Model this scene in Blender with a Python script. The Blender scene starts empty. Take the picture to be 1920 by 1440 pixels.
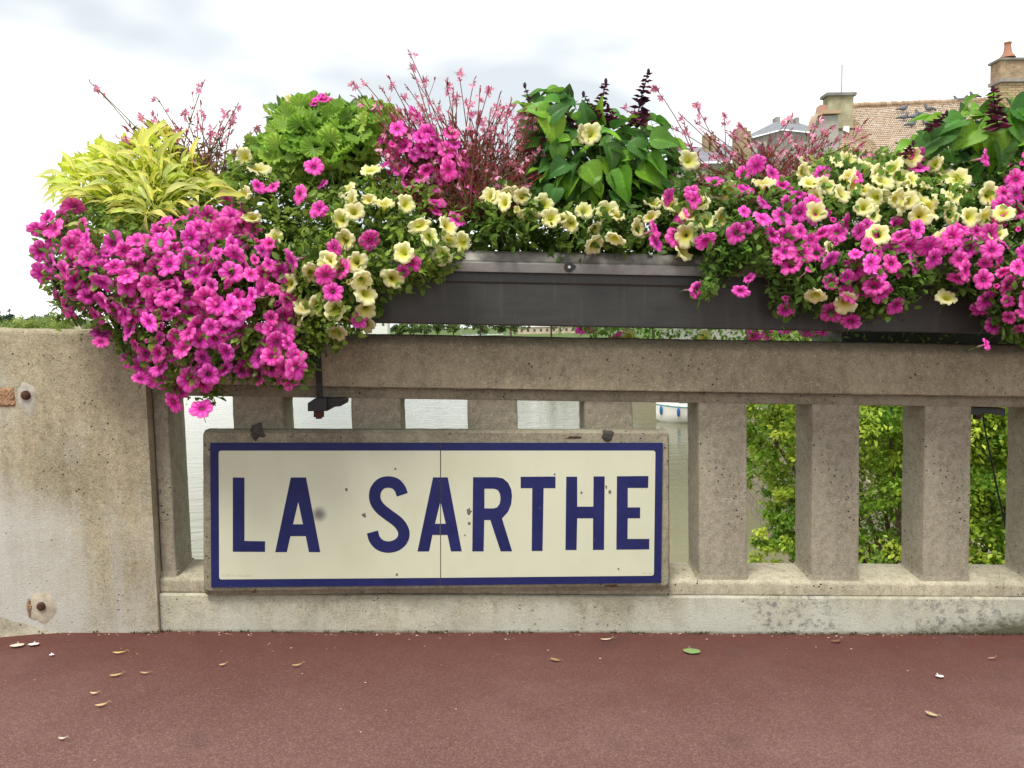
import bpy, bmesh, math, random
import numpy as np
from mathutils import Vector, Matrix, noise
from mathutils.geometry import tessellate_polygon

random.seed(7); rng = np.random.default_rng(7)
SC = bpy.context.scene
COL = SC.collection
PI = math.pi

# ------------------------------------------------------------------ camera
YAW, PITCH, ROLL, EYE, DIST, FPX = .03383, .07068, -.02171, 1.1111, 2.85, 1500.0
CAMP = np.array([0, -DIST, EYE])
FW = np.array([math.sin(YAW)*math.cos(PITCH), math.cos(YAW)*math.cos(PITCH), -math.sin(PITCH)])
R0 = np.array([math.cos(YAW), -math.sin(YAW), 0.0]); U0 = np.cross(R0, FW)
RT = R0*math.cos(ROLL)+U0*math.sin(ROLL); UP = U0*math.cos(ROLL)-R0*math.sin(ROLL)
cam = bpy.data.cameras.new('camera'); cam.lens = FPX/1920*36; cam.sensor_width = 36
cam.clip_start = .05; cam.clip_end = 9000
co = bpy.data.objects.new('camera', cam); COL.objects.link(co)
M4 = Matrix(((RT[0], UP[0], -FW[0], CAMP[0]), (RT[1], UP[1], -FW[1], CAMP[1]), (RT[2], UP[2], -FW[2], CAMP[2]), (0, 0, 0, 1)))
co.matrix_world = M4
SC.camera = co

# ------------------------------------------------------------------ light
SUN_EL, SUN_AZ = math.radians(62), math.radians(205)      # azimuth measured from +y clockwise: behind the viewer, a little left
world = bpy.data.worlds.new('World'); SC.world = world; world.use_nodes = True
wn = world.node_tree; wn.nodes.clear()
def wnode(t): return wn.nodes.new(t)
out = wnode('ShaderNodeOutputWorld'); bg = wnode('ShaderNodeBackground'); bg.inputs['Strength'].default_value = .12
sky = wnode('ShaderNodeTexSky'); sky.sky_type = 'NISHITA'; sky.sun_disc = False
sky.sun_elevation = SUN_EL; sky.sun_rotation = SUN_AZ; sky.air_density = 1.0; sky.dust_density = 2.5
CLX, CLY, CLZ = 1.5, .1, 1.6
tc = wnode('ShaderNodeTexCoord'); mp = wnode('ShaderNodeMapping'); mp.inputs['Scale'].default_value = (1.1, 1.1, 3.0); mp.inputs['Location'].default_value = (CLX, CLY, CLZ)
nz = wnode('ShaderNodeTexNoise'); nz.inputs['Scale'].default_value = 2.1; nz.inputs['Detail'].default_value = 3.5; nz.inputs['Roughness'].default_value = .5
rp = wnode('ShaderNodeValToRGB'); rp.color_ramp.elements[0].position = .41; rp.color_ramp.elements[1].position = .60
rp.color_ramp.elements[0].color = (5.6, 6.0, 6.25, 1); rp.color_ramp.elements[1].color = (10.6, 10.6, 10.4, 1)
mx = wnode('ShaderNodeMixRGB'); mx.inputs[0].default_value = .9
L = wn.links.new
L(tc.outputs['Generated'], mp.inputs[0]); L(mp.outputs[0], nz.inputs[0]); L(nz.outputs[0], rp.inputs[0])
L(sky.outputs[0], mx.inputs[1]); L(rp.outputs[0], mx.inputs[2]); L(mx.outputs[0], bg.inputs[0]); L(bg.outputs[0], out.inputs[0])
sl = bpy.data.lights.new('sun', 'SUN'); sl.energy = 2.8; sl.angle = math.radians(18); sl.color = (1, .96, .9)
so = bpy.data.objects.new('sun', sl); COL.objects.link(so)
sd = Vector((math.sin(SUN_AZ)*math.cos(SUN_EL), math.cos(SUN_AZ)*math.cos(SUN_EL), math.sin(SUN_EL)))
so.rotation_euler = sd.to_track_quat('Z', 'Y').to_euler(); so.location = sd*50
SC.view_settings.view_transform = 'Standard'; SC.view_settings.look = 'None'; SC.view_settings.exposure = .34; SC.view_settings.gamma = 1
SC.view_settings.use_curve_mapping = False

# ------------------------------------------------------------------ helpers
S = .03895                                   # the deck and parapet run downhill to the right
def ray(px, py): return FW*FPX+RT*(px-960)+UP*(720-py)
def at(px, py, y):                           # the place on the plane y = const that the photograph shows at a pixel
    d = ray(px, py); return CAMP+d*((y+DIST)/d[1])
def atz(px, py, z):
    d = ray(px, py); return CAMP+d*((z-EYE)/d[2])
def hx(x, h): return h-S*x

def tag(o, label=None, cat=None, group=None, kind=None):
    if label: o['label'] = label
    if cat: o['category'] = cat
    if group: o['group'] = group
    if kind: o['kind'] = kind
    return o
def empty(name, loc=(0, 0, 0), label=None, cat=None, group=None):
    o = bpy.data.objects.new(name, None); o.location = loc; o.empty_display_size = .1
    COL.objects.link(o); return tag(o, label, cat, group)
def link(name, me, parent=None, loc=(0, 0, 0)):
    o = bpy.data.objects.new(name, me); COL.objects.link(o); o.location = loc
    if parent is not None:
        o.parent = parent; o.matrix_parent_inverse = Matrix.Translation(parent.location).inverted() if parent.type == 'EMPTY' else Matrix()
    return o
def smooth(me, deg=40):
    me.shade_smooth(); me.set_sharp_from_angle(angle=math.radians(deg)); return me
class MB:
    def __init__(s): s.v = []; s.f = []; s.c = []
    def add(s, V, F, col=None):
        n = len(s.v); s.v += [tuple(p) for p in V]; s.f += [tuple(i+n for i in f) for f in F]
        s.c += ([tuple(col)]*len(V) if col is not None and not hasattr(col[0], '__len__') else list(col) if col is not None else [(1, 1, 1)]*len(V))
    def box(s, x0, x1, y0, y1, z0, z1, col=None, shear=0):
        V = [(x, y, z-shear*x) for z in (z0, z1) for y in (y0, y1) for x in (x0, x1)]
        s.add(V, [(0, 2, 3, 1), (4, 5, 7, 6), (0, 1, 5, 4), (2, 6, 7, 3), (0, 4, 6, 2), (1, 3, 7, 5)], col)
    def tube(s, P, r, n=6, col=None, cap=True):
        P = [np.array(p, float) for p in P]; rs = r if hasattr(r, '__len__') else [r]*len(P); V = []; F = []
        for i, p in enumerate(P):
            t = P[min(i+1, len(P)-1)]-P[max(i-1, 0)]; t = t/(np.linalg.norm(t)+1e-9)
            a = np.cross(t, (0, 0, 1) if abs(t[2]) < .9 else (1, 0, 0)); a /= np.linalg.norm(a); b = np.cross(t, a)
            V += [p+rs[i]*(a*math.cos(2*PI*k/n)+b*math.sin(2*PI*k/n)) for k in range(n)]
        for i in range(len(P)-1):
            F += [(i*n+k, i*n+(k+1) % n, (i+1)*n+(k+1) % n, (i+1)*n+k) for k in range(n)]
        if cap: F += [tuple(range(n))[::-1], tuple((len(P)-1)*n+k for k in range(n))]
        s.add(V, F, col)
    def blob(s, c, r, nu=8, nv=6, col=None, jit=0):
        V = []; F = []; c = np.array(c); r = np.array(r)*np.ones(3)
        for j in range(nv+1):
            for i in range(nu):
                a = 2*PI*i/nu; b = PI*j/nv; d = np.array([math.cos(a)*math.sin(b), math.sin(a)*math.sin(b), math.cos(b)])
                V.append(c+r*d*(1+jit*random.uniform(-1, 1)))
        for j in range(nv):
            for i in range(nu): F.append((j*nu+i, (j+1)*nu+i, (j+1)*nu+(i+1) % nu, j*nu+(i+1) % nu))
        s.add(V, F, col)
    def mesh(s, name, mat, sm=None):
        me = bpy.data.meshes.new(name); me.from_pydata(s.v, [], s.f)
        ca = me.color_attributes.new('tint', 'FLOAT_COLOR', 'POINT')
        ca.data.foreach_set('color', np.array([(*c, 1) for c in s.c], np.float32).ravel())
        me.materials.append(mat); me.update()
        if sm: smooth(me, sm)
        return me
    def build(s, name, mat, parent=None, sm=None): return link(name, s.mesh(name, mat, sm), parent)

def mesh_np(name, V, T, C, mat):
    me = bpy.data.meshes.new(name); V = np.asarray(V, np.float32); T = np.asarray(T, np.int32)
    me.vertices.add(len(V)); me.vertices.foreach_set('co', V.ravel())
    me.loops.add(T.size); me.loops.foreach_set('vertex_index', T.ravel())
    me.polygons.add(len(T)); me.polygons.foreach_set('loop_start', np.arange(0, T.size, 3, dtype=np.int32))
    try: me.polygons.foreach_set('loop_total', np.full(len(T), 3, np.int32))
    except Exception: pass
    me.update(calc_edges=True)
    ca = me.color_attributes.new('tint', 'FLOAT_COLOR', 'POINT')
    C4 = np.ones((len(V), 4), np.float32); C4[:, :3] = C; ca.data.foreach_set('color', C4.ravel())
    me.materials.append(mat); me.validate(); return me

def frames(D, rollrand=True):
    """rotation matrices whose local +y runs along D and whose local z is the leaf's face normal"""
    D = D/np.linalg.norm(D, axis=1, keepdims=True); N = len(D)
    ref = rng.normal(size=(N, 3))*.6+np.array([0, -.25, 1.0])
    X = np.cross(D, ref); X /= np.linalg.norm(X, axis=1, keepdims=True)+1e-9
    Z = np.cross(X, D); return np.stack([X, D, Z], axis=2)
LEAF_V = np.array([(0, 0, 0), (-.25, .3, .08), (.25, .3, .08), (0, .35, 0), (-.24, .66, .05), (.24, .66, .05), (0, 1, -.10)])
LEAF_T = np.array([(0, 3, 1), (0, 2, 3), (1, 3, 4), (3, 2, 5), (3, 6, 4), (3, 5, 6)])
LEAF_V2 = np.array([(0, 0, 0), (-.3, .5, .1), (.3, .5, .1), (0, 1, -.05)]); LEAF_T2 = np.array([(0, 3, 1), (0, 2, 3)])
def leaf_cloud(name, P, D, size, C, mat, cheap=False):
    LV, LT = (LEAF_V2, LEAF_T2) if cheap else (LEAF_V, LEAF_T)
    R = frames(D); N = len(P)
    V = np.einsum('nij,kj->nki', R, LV)*np.asarray(size).reshape(-1, 1, 1)+P[:, None, :]
    T = LT[None]+(np.arange(N)*len(LV))[:, None, None]
    Cc = np.repeat(C[:, None, :], len(LV), axis=1)
    return mesh_np(name, V.reshape(-1, 3), T.reshape(-1, 3), Cc.reshape(-1, 3), mat)

# ------------------------------------------------------------------ materials
class NT:
    def __init__(s, name):
        s.m = bpy.data.materials.new(name); s.m.use_nodes = True; s.t = s.m.node_tree; s.t.nodes.clear()
        s.out = s.n('ShaderNodeOutputMaterial')
    def n(s, t, **k):
        x = s.t.nodes.new(t)
        for a, b in k.items(): setattr(x, a, b)
        return x
    def l(s, a, b): s.t.links.new(a, b)
    def noise(s, vec, scale, detail=4, rough=.55, dist=0):
        x = s.n('ShaderNodeTexNoise'); x.inputs['Scale'].default_value = scale; x.inputs['Detail'].default_value = detail
        x.inputs['Roughness'].default_value = rough; x.inputs['Distortion'].default_value = dist; s.l(vec, x.inputs['Vector']); return x.outputs[0]
    def vor(s, vec, scale, feat='F1', out='Distance'):
        x = s.n('ShaderNodeTexVoronoi'); x.feature = feat; x.inputs['Scale'].default_value = scale; s.l(vec, x.inputs['Vector']); return x.outputs[out]
    def map(s, scale=(1, 1, 1), loc=(0, 0, 0), src='Object'):
        c = s.n('ShaderNodeTexCoord'); m = s.n('ShaderNodeMapping'); m.inputs['Scale'].default_value = scale; m.inputs['Location'].default_value = loc
        s.l(c.outputs[src], m.inputs[0]); return m.outputs[0]
    def ramp(s, fac, stops):
        r = s.n('ShaderNodeValToRGB'); e = r.color_ramp.elements
        while len(e) < len(stops): e.new(.5)
        for k, (p, c) in enumerate(stops):
            e[k].position = p; e[k].color = (*((c,)*3 if not hasattr(c, '__len__') else c), 1)
        s.l(fac, r.inputs[0]); return r.outputs[0]
    def mix(s, fac, a, b, mode='MIX'):
        x = s.n('ShaderNodeMixRGB', blend_type=mode)
        for i, v in ((0, fac), (1, a), (2, b)):
            if hasattr(v, 'links'): s.l(v, x.inputs[i])
            else: x.inputs[i].default_value = v if i == 0 else (*v, 1)
        return x.outputs[0]
    def math(s, op, a, b=0.0):
        x = s.n('ShaderNodeMath', operation=op)
        for i, v in ((0, a), (1, b)):
            if hasattr(v, 'links'): s.l(v, x.inputs[i])
            else: x.inputs[i].default_value = v
        return x.outputs[0]
    def bump(s, h, strength=.3, dist=.01):
        b = s.n('ShaderNodeBump'); b.inputs['Strength'].default_value = strength; b.inputs['Distance'].default_value = dist; s.l(h, b.inputs['Height']); return b.outputs[0]
    def pbr(s, col, rough=.8, spec=.3, normal=None, metal=0):
        p = s.n('ShaderNodeBsdfPrincipled')
        if hasattr(col, 'links'): s.l(col, p.inputs['Base Color'])
        else: p.inputs['Base Color'].default_value = (*col, 1)
        if hasattr(rough, 'links'): s.l(rough, p.inputs['Roughness'])
        else: p.inputs['Roughness'].default_value = rough
        p.inputs['Specular IOR Level'].default_value = spec; p.inputs['Metallic'].default_value = metal
        if normal is not None: s.l(normal, p.inputs['Normal'])
        s.l(p.outputs[0], s.out.inputs[0]); s.p = p; return s.m
    def sep(s, v, k):
        x = s.n('ShaderNodeSeparateXYZ'); s.l(v, x.inputs[0]); return x.outputs[k]

def concrete(name, base, dark, pale=None, agg=1.0, palez=None, seed=0, dark_bands=None):
    t = NT(name); v = t.map(loc=(seed, seed*.7, 0))
    big = t.noise(v, 3.2, 5, .6, .3)
    col = t.ramp(big, [(.3, dark), (.5, base), (.72, tuple(min(1, b*1.18) for b in base))])
    vs = t.map(scale=(5, 5, .8), loc=(seed, 0, 0)); st = t.noise(vs, 3.0, 4, .6)
    col = t.mix(t.ramp(st, [(.45, 0), (.75, .45)]), col, tuple(d*.72 for d in dark))
    # aggregate grains of several stones
    vc = t.n('ShaderNodeTexVoronoi'); vc.inputs['Scale'].default_value = 150; t.l(v, vc.inputs['Vector'])
    g = t.sep(vc.outputs['Color'], 0); warp = t.sep(vc.outputs['Color'], 1)
    grain = t.ramp(g, [(0.0, (.30, .21, .13)), (.22, (.55, .47, .36)), (.5, (.42, .36, .29)), (.78, (.33, .24, .15)), (.965, (.56, .51, .40))])
    gm = t.math('MULTIPLY', t.ramp(warp, [(.4, 0), (.8, .5)]), agg)
    col = t.mix(gm, col, grain)
    fine = t.noise(v, 320, 2, .7)
    col = t.mix(.55, col, t.ramp(fine, [(.34, (.42, .40, .37)), (.52, (1, 1, 1)), (.70, (1.35, 1.33, 1.28))]), 'MULTIPLY')
    mid = t.noise(v, 38, 5, .7); col = t.mix(.55, col, t.ramp(mid, [(.34, (.62, .60, .56)), (.5, (1, 1, 1)), (.68, (1.22, 1.2, 1.15))]), 'MULTIPLY')
    dk = t.vor(v, 95); dm = t.noise(v, 14, 3, .6); col = t.mix(t.math('MULTIPLY', t.ramp(dk, [(.12, .75), (.22, 0)]), t.ramp(dm, [(.48, 0), (.58, 1)])), col, (.07, .06, .045))
    # black pits
    pv = t.vor(v, 46); pitmask = t.noise(v, 4.5, 2, .5)
    pit = t.math('MULTIPLY', t.ramp(pv, [(.09, 1), (.17, 0)]), t.ramp(pitmask, [(.5, 0), (.6, 1)]))
    col = t.mix(pit, col, (.035, .03, .025))
    lich = t.noise(v, 28, 6, .75); lm = t.noise(v, 2.2, 3, .5)
    lk = t.math('MULTIPLY', t.ramp(lich, [(.60, 0), (.68, .6)]), t.ramp(lm, [(.5, 0), (.62, 1)]))
    col = t.mix(lk, col, (.09, .085, .075))
    if pale:
        z = t.sep(t.map(), 2); n2 = t.noise(v, 2.6, 6, .6, .4)
        lo, hi = palez
        zz = t.math('MULTIPLY', t.math('SUBTRACT', hi, z), 1/(hi-lo))
        zz = t.math('SUBTRACT', zz, t.math('MULTIPLY', t.math('ADD', t.sep(t.map(), 0), 1.45), .9)) if name == 'concrete_pier' else zz
        zz = t.math('ADD', zz, t.math('MULTIPLY', t.math('SUBTRACT', t.noise(t.map(scale=(7, 7, .5)), 2.2, 4, .6), .5), .9))
        pm = t.ramp(t.math('ADD', zz, t.math('MULTIPLY', t.math('SUBTRACT', n2, .5), 1.8)), [(.22, 0), (.95, .92)])
        col = t.mix(pm, col, pale)
        col = t.mix(.35, col, t.ramp(fine, [(.3, .6), (.6, 1.1)]), 'MULTIPLY')
    if name == 'concrete_plinth':
        x = t.sep(t.map(), 0); nb = t.noise(t.map(scale=(1, 1, 1.3)), 26, 6, .75); nx_ = t.noise(t.map(loc=(5, 0, 0)), 2.3, 3, .5)
        bell = lambda c, w: t.ramp(t.math('MULTIPLY', t.math('ABSOLUTE', t.math('SUBTRACT', x, c)), 1/w), [(.45, 1), (1, 0)])
        ok = t.math('MAXIMUM', bell(1.12, .22), t.math('MULTIPLY', bell(1.75, .30), .8))
        col = t.mix(t.math('MULTIPLY', t.ramp(nb, [(.50, 0), (.60, .8)]), ok), col, (.13, .135, .13))
        gx = t.ramp(t.math('ADD', t.math('MULTIPLY', x, .4), t.math('SUBTRACT', t.math('MULTIPLY', nb, .3), t.math('MULTIPLY', t.math('ADD', t.sep(t.map(), 2), t.math('MULTIPLY', x, S)), 2.6))), [(.68, 0), (.86, .9)])
        col = t.mix(gx, col, (.075, .065, .03))
    if dark_bands:  # darker bands at set heights, ragged along their length
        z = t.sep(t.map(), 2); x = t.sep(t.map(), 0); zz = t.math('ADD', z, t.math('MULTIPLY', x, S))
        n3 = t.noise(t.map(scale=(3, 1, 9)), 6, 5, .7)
        for (h0, wdt, amt) in dark_bands:
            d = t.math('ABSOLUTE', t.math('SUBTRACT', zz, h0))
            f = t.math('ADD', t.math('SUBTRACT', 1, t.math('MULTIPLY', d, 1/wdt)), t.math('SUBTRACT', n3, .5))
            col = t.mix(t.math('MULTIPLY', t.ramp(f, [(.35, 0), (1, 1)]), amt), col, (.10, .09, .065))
    h = t.math('ADD', t.math('MULTIPLY', fine, .6), t.math('ADD', t.math('MULTIPLY', g, .5), t.math('MULTIPLY', big, 1.5)))
    h = t.math('SUBTRACT', h, t.math('MULTIPLY', pit, 2.5))
    return t.pbr(col, .9, .2, t.bump(h, .9, .0028))
M_rail = concrete('concrete_rail', (.375, .335, .225), (.26, .23, .15), agg=.95, seed=1.3, dark_bands=[(1.07, .03, .35), (.895, .006, .5)])
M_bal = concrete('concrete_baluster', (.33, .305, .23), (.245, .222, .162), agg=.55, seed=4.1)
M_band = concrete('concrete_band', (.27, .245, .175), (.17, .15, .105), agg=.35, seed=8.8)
M_pier = concrete('concrete_pier', (.42, .37, .25), (.30, .26, .17), pale=(.58, .58, .52), agg=.6, palez=(-.2, .95), seed=2.2)
M_sill = concrete('concrete_sill', (.50, .46, .34), (.35, .315, .225), agg=.45, seed=6.3, dark_bands=[(.142, .008, .5)])
M_plinth = concrete('concrete_plinth', (.47, .45, .34), (.34, .32, .23), pale=(.54, .545, .46), agg=.35, palez=(-.05, .2), seed=3.7, dark_bands=[(0, .02, .75)])
M_slab = concrete('concrete_slab', (.30, .28, .20), (.20, .175, .13), agg=.4, seed=9.4)

def simple(name, col, rough=.6, spec=.4, var=.15, scale=8, metal=0, bump=0):
    t = NT(name); v = t.map(); n = t.noise(v, scale, 5, .6)
    c = t.mix(1.0, col, t.ramp(n, [(.3, 1-var), (.7, 1+var)]), 'MULTIPLY')
    return t.pbr(c, rough, spec, t.bump(n, bump, .005) if bump else None, metal)
def tinted(name, rough=.5, spec=.35, trans=.35, rand=.12, mul=(1, 1, 1)):
    t = NT(name); a = t.n('ShaderNodeAttribute', attribute_name='tint'); oi = t.n('ShaderNodeObjectInfo')
    k = t.math('ADD', 1-rand, t.math('MULTIPLY', oi.outputs['Random'], 2*rand))
    cc = t.n('ShaderNodeCombineXYZ'); [t.l(k, cc.inputs[i]) for i in range(3)]
    col = t.mix(1, a.outputs['Color'], cc.outputs[0], 'MULTIPLY')
    hs = t.n('ShaderNodeHueSaturation'); t.l(t.math('ADD', .5-.012, t.math('MULTIPLY', t.math('FRACT', t.math('MULTIPLY', oi.outputs['Random'], 7.3)), .024)), hs.inputs['Hue']); t.l(col, hs.inputs['Color']); col = hs.outputs[0]
    p = t.n('ShaderNodeBsdfPrincipled'); t.l(col, p.inputs['Base Color']); p.inputs['Roughness'].default_value = rough; p.inputs['Specular IOR Level'].default_value = spec
    tr = t.n('ShaderNodeBsdfTranslucent'); t.l(col, tr.inputs['Color'])
    ms = t.n('ShaderNodeMixShader'); ms.inputs[0].default_value = trans; t.l(p.outputs[0], ms.inputs[1]); t.l(tr.outputs[0], ms.inputs[2]); t.l(ms.outputs[0], t.out.inputs[0])
    return t.m
M_petal = tinted('petal', .6, .2, .38, .2)
M_leaf = tinted('leaf', .45, .35, .48, .10)
M_gloss = tinted('leaf_glossy', .42, .28, .38, .2)
M_bark = simple('bark', (.12, .085, .055), .9, .1, .4, 14, bump=.5)
M_plain = tinted('painted', .5, .4, 0, 0)

def planter_mat():
    t = NT('planter_steel'); v = t.map(scale=(1.2, 8, 8)); n = t.noise(v, 5, 6, .65); f = t.noise(t.map(), 260, 2, .6); drip = t.noise(t.map(scale=(9, 9, .7)), 4, 4, .6)
    col = t.ramp(n, [(.3, (.032, .034, .030)), (.7, (.047, .049, .043))])
    col = t.mix(.3, col, t.ramp(f, [(.3, .6), (.7, 1.4)]), 'MULTIPLY')
    col = t.mix(t.ramp(drip, [(.55, 0), (.75, .35)]), col, (.10, .095, .08))
    sp = t.vor(t.map(scale=(1, 1, 1)), 38); col = t.mix(t.ramp(sp, [(.05, .5), (.09, 0)]), col, (.10, .07, .045))
    return t.pbr(col, t.ramp(n, [(.3, .42), (.7, .58)]), .5, t.bump(f, .25, .0008))
M_planter = planter_mat()
def rim_mat():
    t = NT('galvanised_rim'); n = t.noise(t.map(scale=(1, 4, 4)), 9, 6, .7); f = t.noise(t.map(), 200, 3, .7)
    col = t.ramp(n, [(.3, (.17, .16, .145)), (.6, (.24, .225, .21)), (.75, (.19, .16, .13))])
    col = t.mix(t.ramp(f, [(.60, 0), (.68, .6)]), col, (.16, .09, .05))
    return t.pbr(col, .5, .5, t.bump(f, .2, .0006), .35)
M_rim = rim_mat()
M_iron = simple('black_iron', (.018, .019, .02), .55, .5, .4, 40, bump=.3)
M_rust = simple('rusty_iron', (.085, .04, .028), .85, .2, .5, 90, bump=.6)
M_rust2 = simple('rust_crust', (.34, .21, .12), .95, .1, .6, 160, bump=.8)
M_mortar = simple('mortar_patch', (.43, .40, .33), .95, .1, .25, 60, bump=.6)
M_tar = simple('old_tar', (.055, .05, .042), .8, .3, .4, 80, bump=.6)

def enamel_blue():
    t = NT('blue_enamel'); v = t.map(); n = t.noise(v, 12, 4, .6)
    col = t.ramp(n, [(.3, (.011, .015, .080)), (.7, (.018, .022, .110))])
    sp = t.vor(v, 30); ns = t.noise(v, 6, 2); col = t.mix(t.math('MULTIPLY', t.ramp(sp, [(.028, .8), (.05, 0)]), t.ramp(ns, [(.48, 0), (.56, 1)])), col, (.35, .34, .36))
    return t.pbr(col, .45, .25)
def enamel_cream():
    t = NT('cream_enamel'); v = t.map(); n = t.noise(v, 2.2, 4, .6)
    col = t.ramp(n, [(.3, (.54, .55, .40)), (.6, (.60, .61, .46))])
    st = t.noise(t.map(scale=(4, 4, 1.2)), 3, 4, .6); col = t.mix(t.ramp(st, [(.5, 0), (.8, .25)]), col, (.55, .48, .30))
    sp = t.vor(v, 27); ns = t.noise(v, 5, 2)
    col = t.mix(t.math('MULTIPLY', t.ramp(sp, [(.03, .8), (.055, 0)]), t.ramp(ns, [(.5, 0), (.6, 1)])), col, (.20, .17, .11))
    # soot smudge beside the A
    P = at(598, 965, -.045); sv = t.n('ShaderNodeVectorMath', operation='DISTANCE'); c = t.n('ShaderNodeTexCoord'); t.l(c.outputs['Object'], sv.inputs[0]); sv.inputs[1].default_value = tuple(P)
    d = t.math('ADD', sv.outputs['Value'], t.math('MULTIPLY', t.noise(v, 60, 3), .008))
    col = t.mix(t.ramp(d, [(.006, .92), (.016, .75), (.036, 0)]), col, (.10, .09, .10))
    return t.pbr(col, .45, .25)
M_blue, M_cream = enamel_blue(), enamel_cream()

def paving():
    t = NT('red_asphalt'); v = t.map()
    big = t.noise(v, 1.6, 6, .65, .3)
    col = t.ramp(big, [(.3, (.148, .068, .058)), (.5, (.18, .088, .075)), (.7, (.225, .122, .107))])
    gn = t.n('ShaderNodeTexVoronoi'); gn.inputs['Scale'].default_value = 260; t.l(v, gn.inputs['Vector']); g = t.sep(gn.outputs['Color'], 0)
    gc = t.ramp(g, [(0, (.07, .045, .042)), (.35, (.16, .065, .050)), (.6, (.20, .105, .092)), (.85, (.26, .17, .155)), (.97, (.36, .26, .19))])
    col = t.mix(.38, col, gc)
    f = t.noise(v, 420, 2, .8); col = t.mix(.6, col, t.ramp(f, [(.3, .5), (.7, 1.4)]), 'MULTIPLY')
    sp = t.vor(v, 60); sm = t.noise(v, 9, 2); col = t.mix(t.math('MULTIPLY', t.ramp(sp, [(.05, .8), (.08, 0)]), t.ramp(sm, [(.58, 0), (.66, 1)])), col, (.5, .42, .30))
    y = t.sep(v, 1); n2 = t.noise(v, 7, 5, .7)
    dirt_shade = t.ramp(t.math('ADD', t.math('MULTIPLY', y, 1.25), t.math('ADD', 1.0, t.math('MULTIPLY', t.math('SUBTRACT', n2, .5), .7))), [(-.35, 0), (1.0, .85)])  # wall-foot dirt, plus the wall's soft shade painted into the colour
    col = t.mix(dirt_shade, col, (.105, .031, .022))
    oil = t.noise(v, 3.3, 2, .4); col = t.mix(t.ramp(oil, [(.66, 0), (.74, .35)]), col, (.07, .045, .042))
    h = t.math('ADD', g, f)
    return t.pbr(col, .85, .3, t.bump(h, .7, .003))
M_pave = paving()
def water_mat():
    t = NT('river_water'); v = t.map(scale=(.55, 1.3, 1)); n1 = t.noise(v, 1.2, 4, .6, .5); n2 = t.noise(v, .22, 3, .5)
    h = t.math('ADD', n1, t.math('MULTIPLY', n2, 1.2))
    patch = t.noise(t.map(scale=(.05, .02, 1)), 1, 3, .5)
    col = t.ramp(patch, [(.4, (.13, .13, .065)), (.6, (.20, .195, .11))])
    m = t.pbr(col, .08, .6, t.bump(h, .16, .25)); t.p.inputs['IOR'].default_value = 1.4; return m
M_water = water_mat()
M_grass = simple('bank_grass', (.09, .13, .04), .95, .1, .4, .4, bump=.4)
def stone_mat(name, a, b, m, sc, rowh=.5, sq=1):
    t = NT(name); v = t.map(); br = t.n('ShaderNodeTexBrick'); br.inputs['Scale'].default_value = sc
    br.inputs['Color1'].default_value = (*a, 1); br.inputs['Color2'].default_value = (*b, 1); br.inputs['Mortar'].default_value = (*m, 1)
    br.inputs['Mortar Size'].default_value = .02; br.inputs['Row Height'].default_value = rowh; br.inputs['Brick Width'].default_value = rowh*2.2
    mp = t.n('ShaderNodeCombineXYZ'); t.l(t.math('ADD', t.sep(v, 0), t.sep(v, 1)), mp.inputs[0]); t.l(t.sep(v, 2), mp.inputs[1]); t.l(mp.outputs[0], br.inputs['Vector'])
    n = t.noise(v, 3, 5, .7); col = t.mix(.8, br.outputs['Color'], t.ramp(n, [(.3, .6), (.7, 1.3)]), 'MULTIPLY')
    return t.pbr(col, .95, .15, t.bump(t.math('ADD', n, br.outputs['Fac']), .3, .02))
M_quay = stone_mat('quay_stone', (.38, .32, .23), (.30, .26, .19), (.16, .14, .10), 1.6)
M_brick = stone_mat('old_brick', (.42, .30, .18), (.30, .20, .12), (.34, .30, .24), 3.2, .28)
M_plaster = simple('old_plaster', (.36, .35, .31), .95, .1, .25, 1.2, bump=.3)
M_stonew = simple('dressed_stone', (.33, .32, .29), .95, .1, .3, .9, bump=.3)
M_slate = simple('slate_roof', (.20, .21, .23), .7, .3, .2, 2.5)
def tile_mat():
    t = NT('clay_tiles'); v = t.map(); a = t.n('ShaderNodeAttribute', attribute_name='tint')
    n = t.noise(v, 1.1, 6, .7); col = t.mix(.7, a.outputs['Color'], t.ramp(n, [(.3, .75), (.7, 1.2)]), 'MULTIPLY')
    l = t.noise(t.map(scale=(1, .7, 1.4)), 2.0, 4, .6); col = t.mix(t.ramp(l, [(.63, 0), (.68, .7)]), col, (.52, .47, .40))
    l2 = t.noise(v, 2.2, 5, .7, .3); col = t.mix(t.ramp(l2, [(.6, 0), (.7, .4)]), col, (.16, .17, .10))
    return t.pbr(col, .95, .1)
M_tile = tile_mat()
M_glass = simple('window_glass', (.05, .06, .07), .15, .6, .1, 2)

# ------------------------------------------------------------------ pavement, river, banks
def grid_sheet(name, x0, x1, y0, y1, nx, ny, zf, mat, kind='structure'):
    V = []; F = []
    for j in range(ny+1):
        for i in range(nx+1):
            x = x0+(x1-x0)*i/nx; y = y0+(y1-y0)*j/ny; V.append((x, y, zf(x, y)))
    for j in range(ny):
        for i in range(nx): a = j*(nx+1)+i; F.append((a, a+1, a+nx+2, a+nx+1))
    m = MB(); m.add(V, F); o = m.build(name, mat, None, 60); tag(o, kind=kind); return o
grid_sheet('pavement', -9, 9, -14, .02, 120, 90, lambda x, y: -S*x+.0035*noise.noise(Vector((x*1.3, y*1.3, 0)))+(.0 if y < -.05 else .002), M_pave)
m = MB(); m.box(-9, 9, -14, .24, -.6, -.012, shear=S); tag(m.build('bridge_deck', M_band), kind='structure')
WZ = -5.6
grid_sheet('river', -900, 60, .3, 420, 4, 4, lambda x, y: WZ, M_water)
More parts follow.
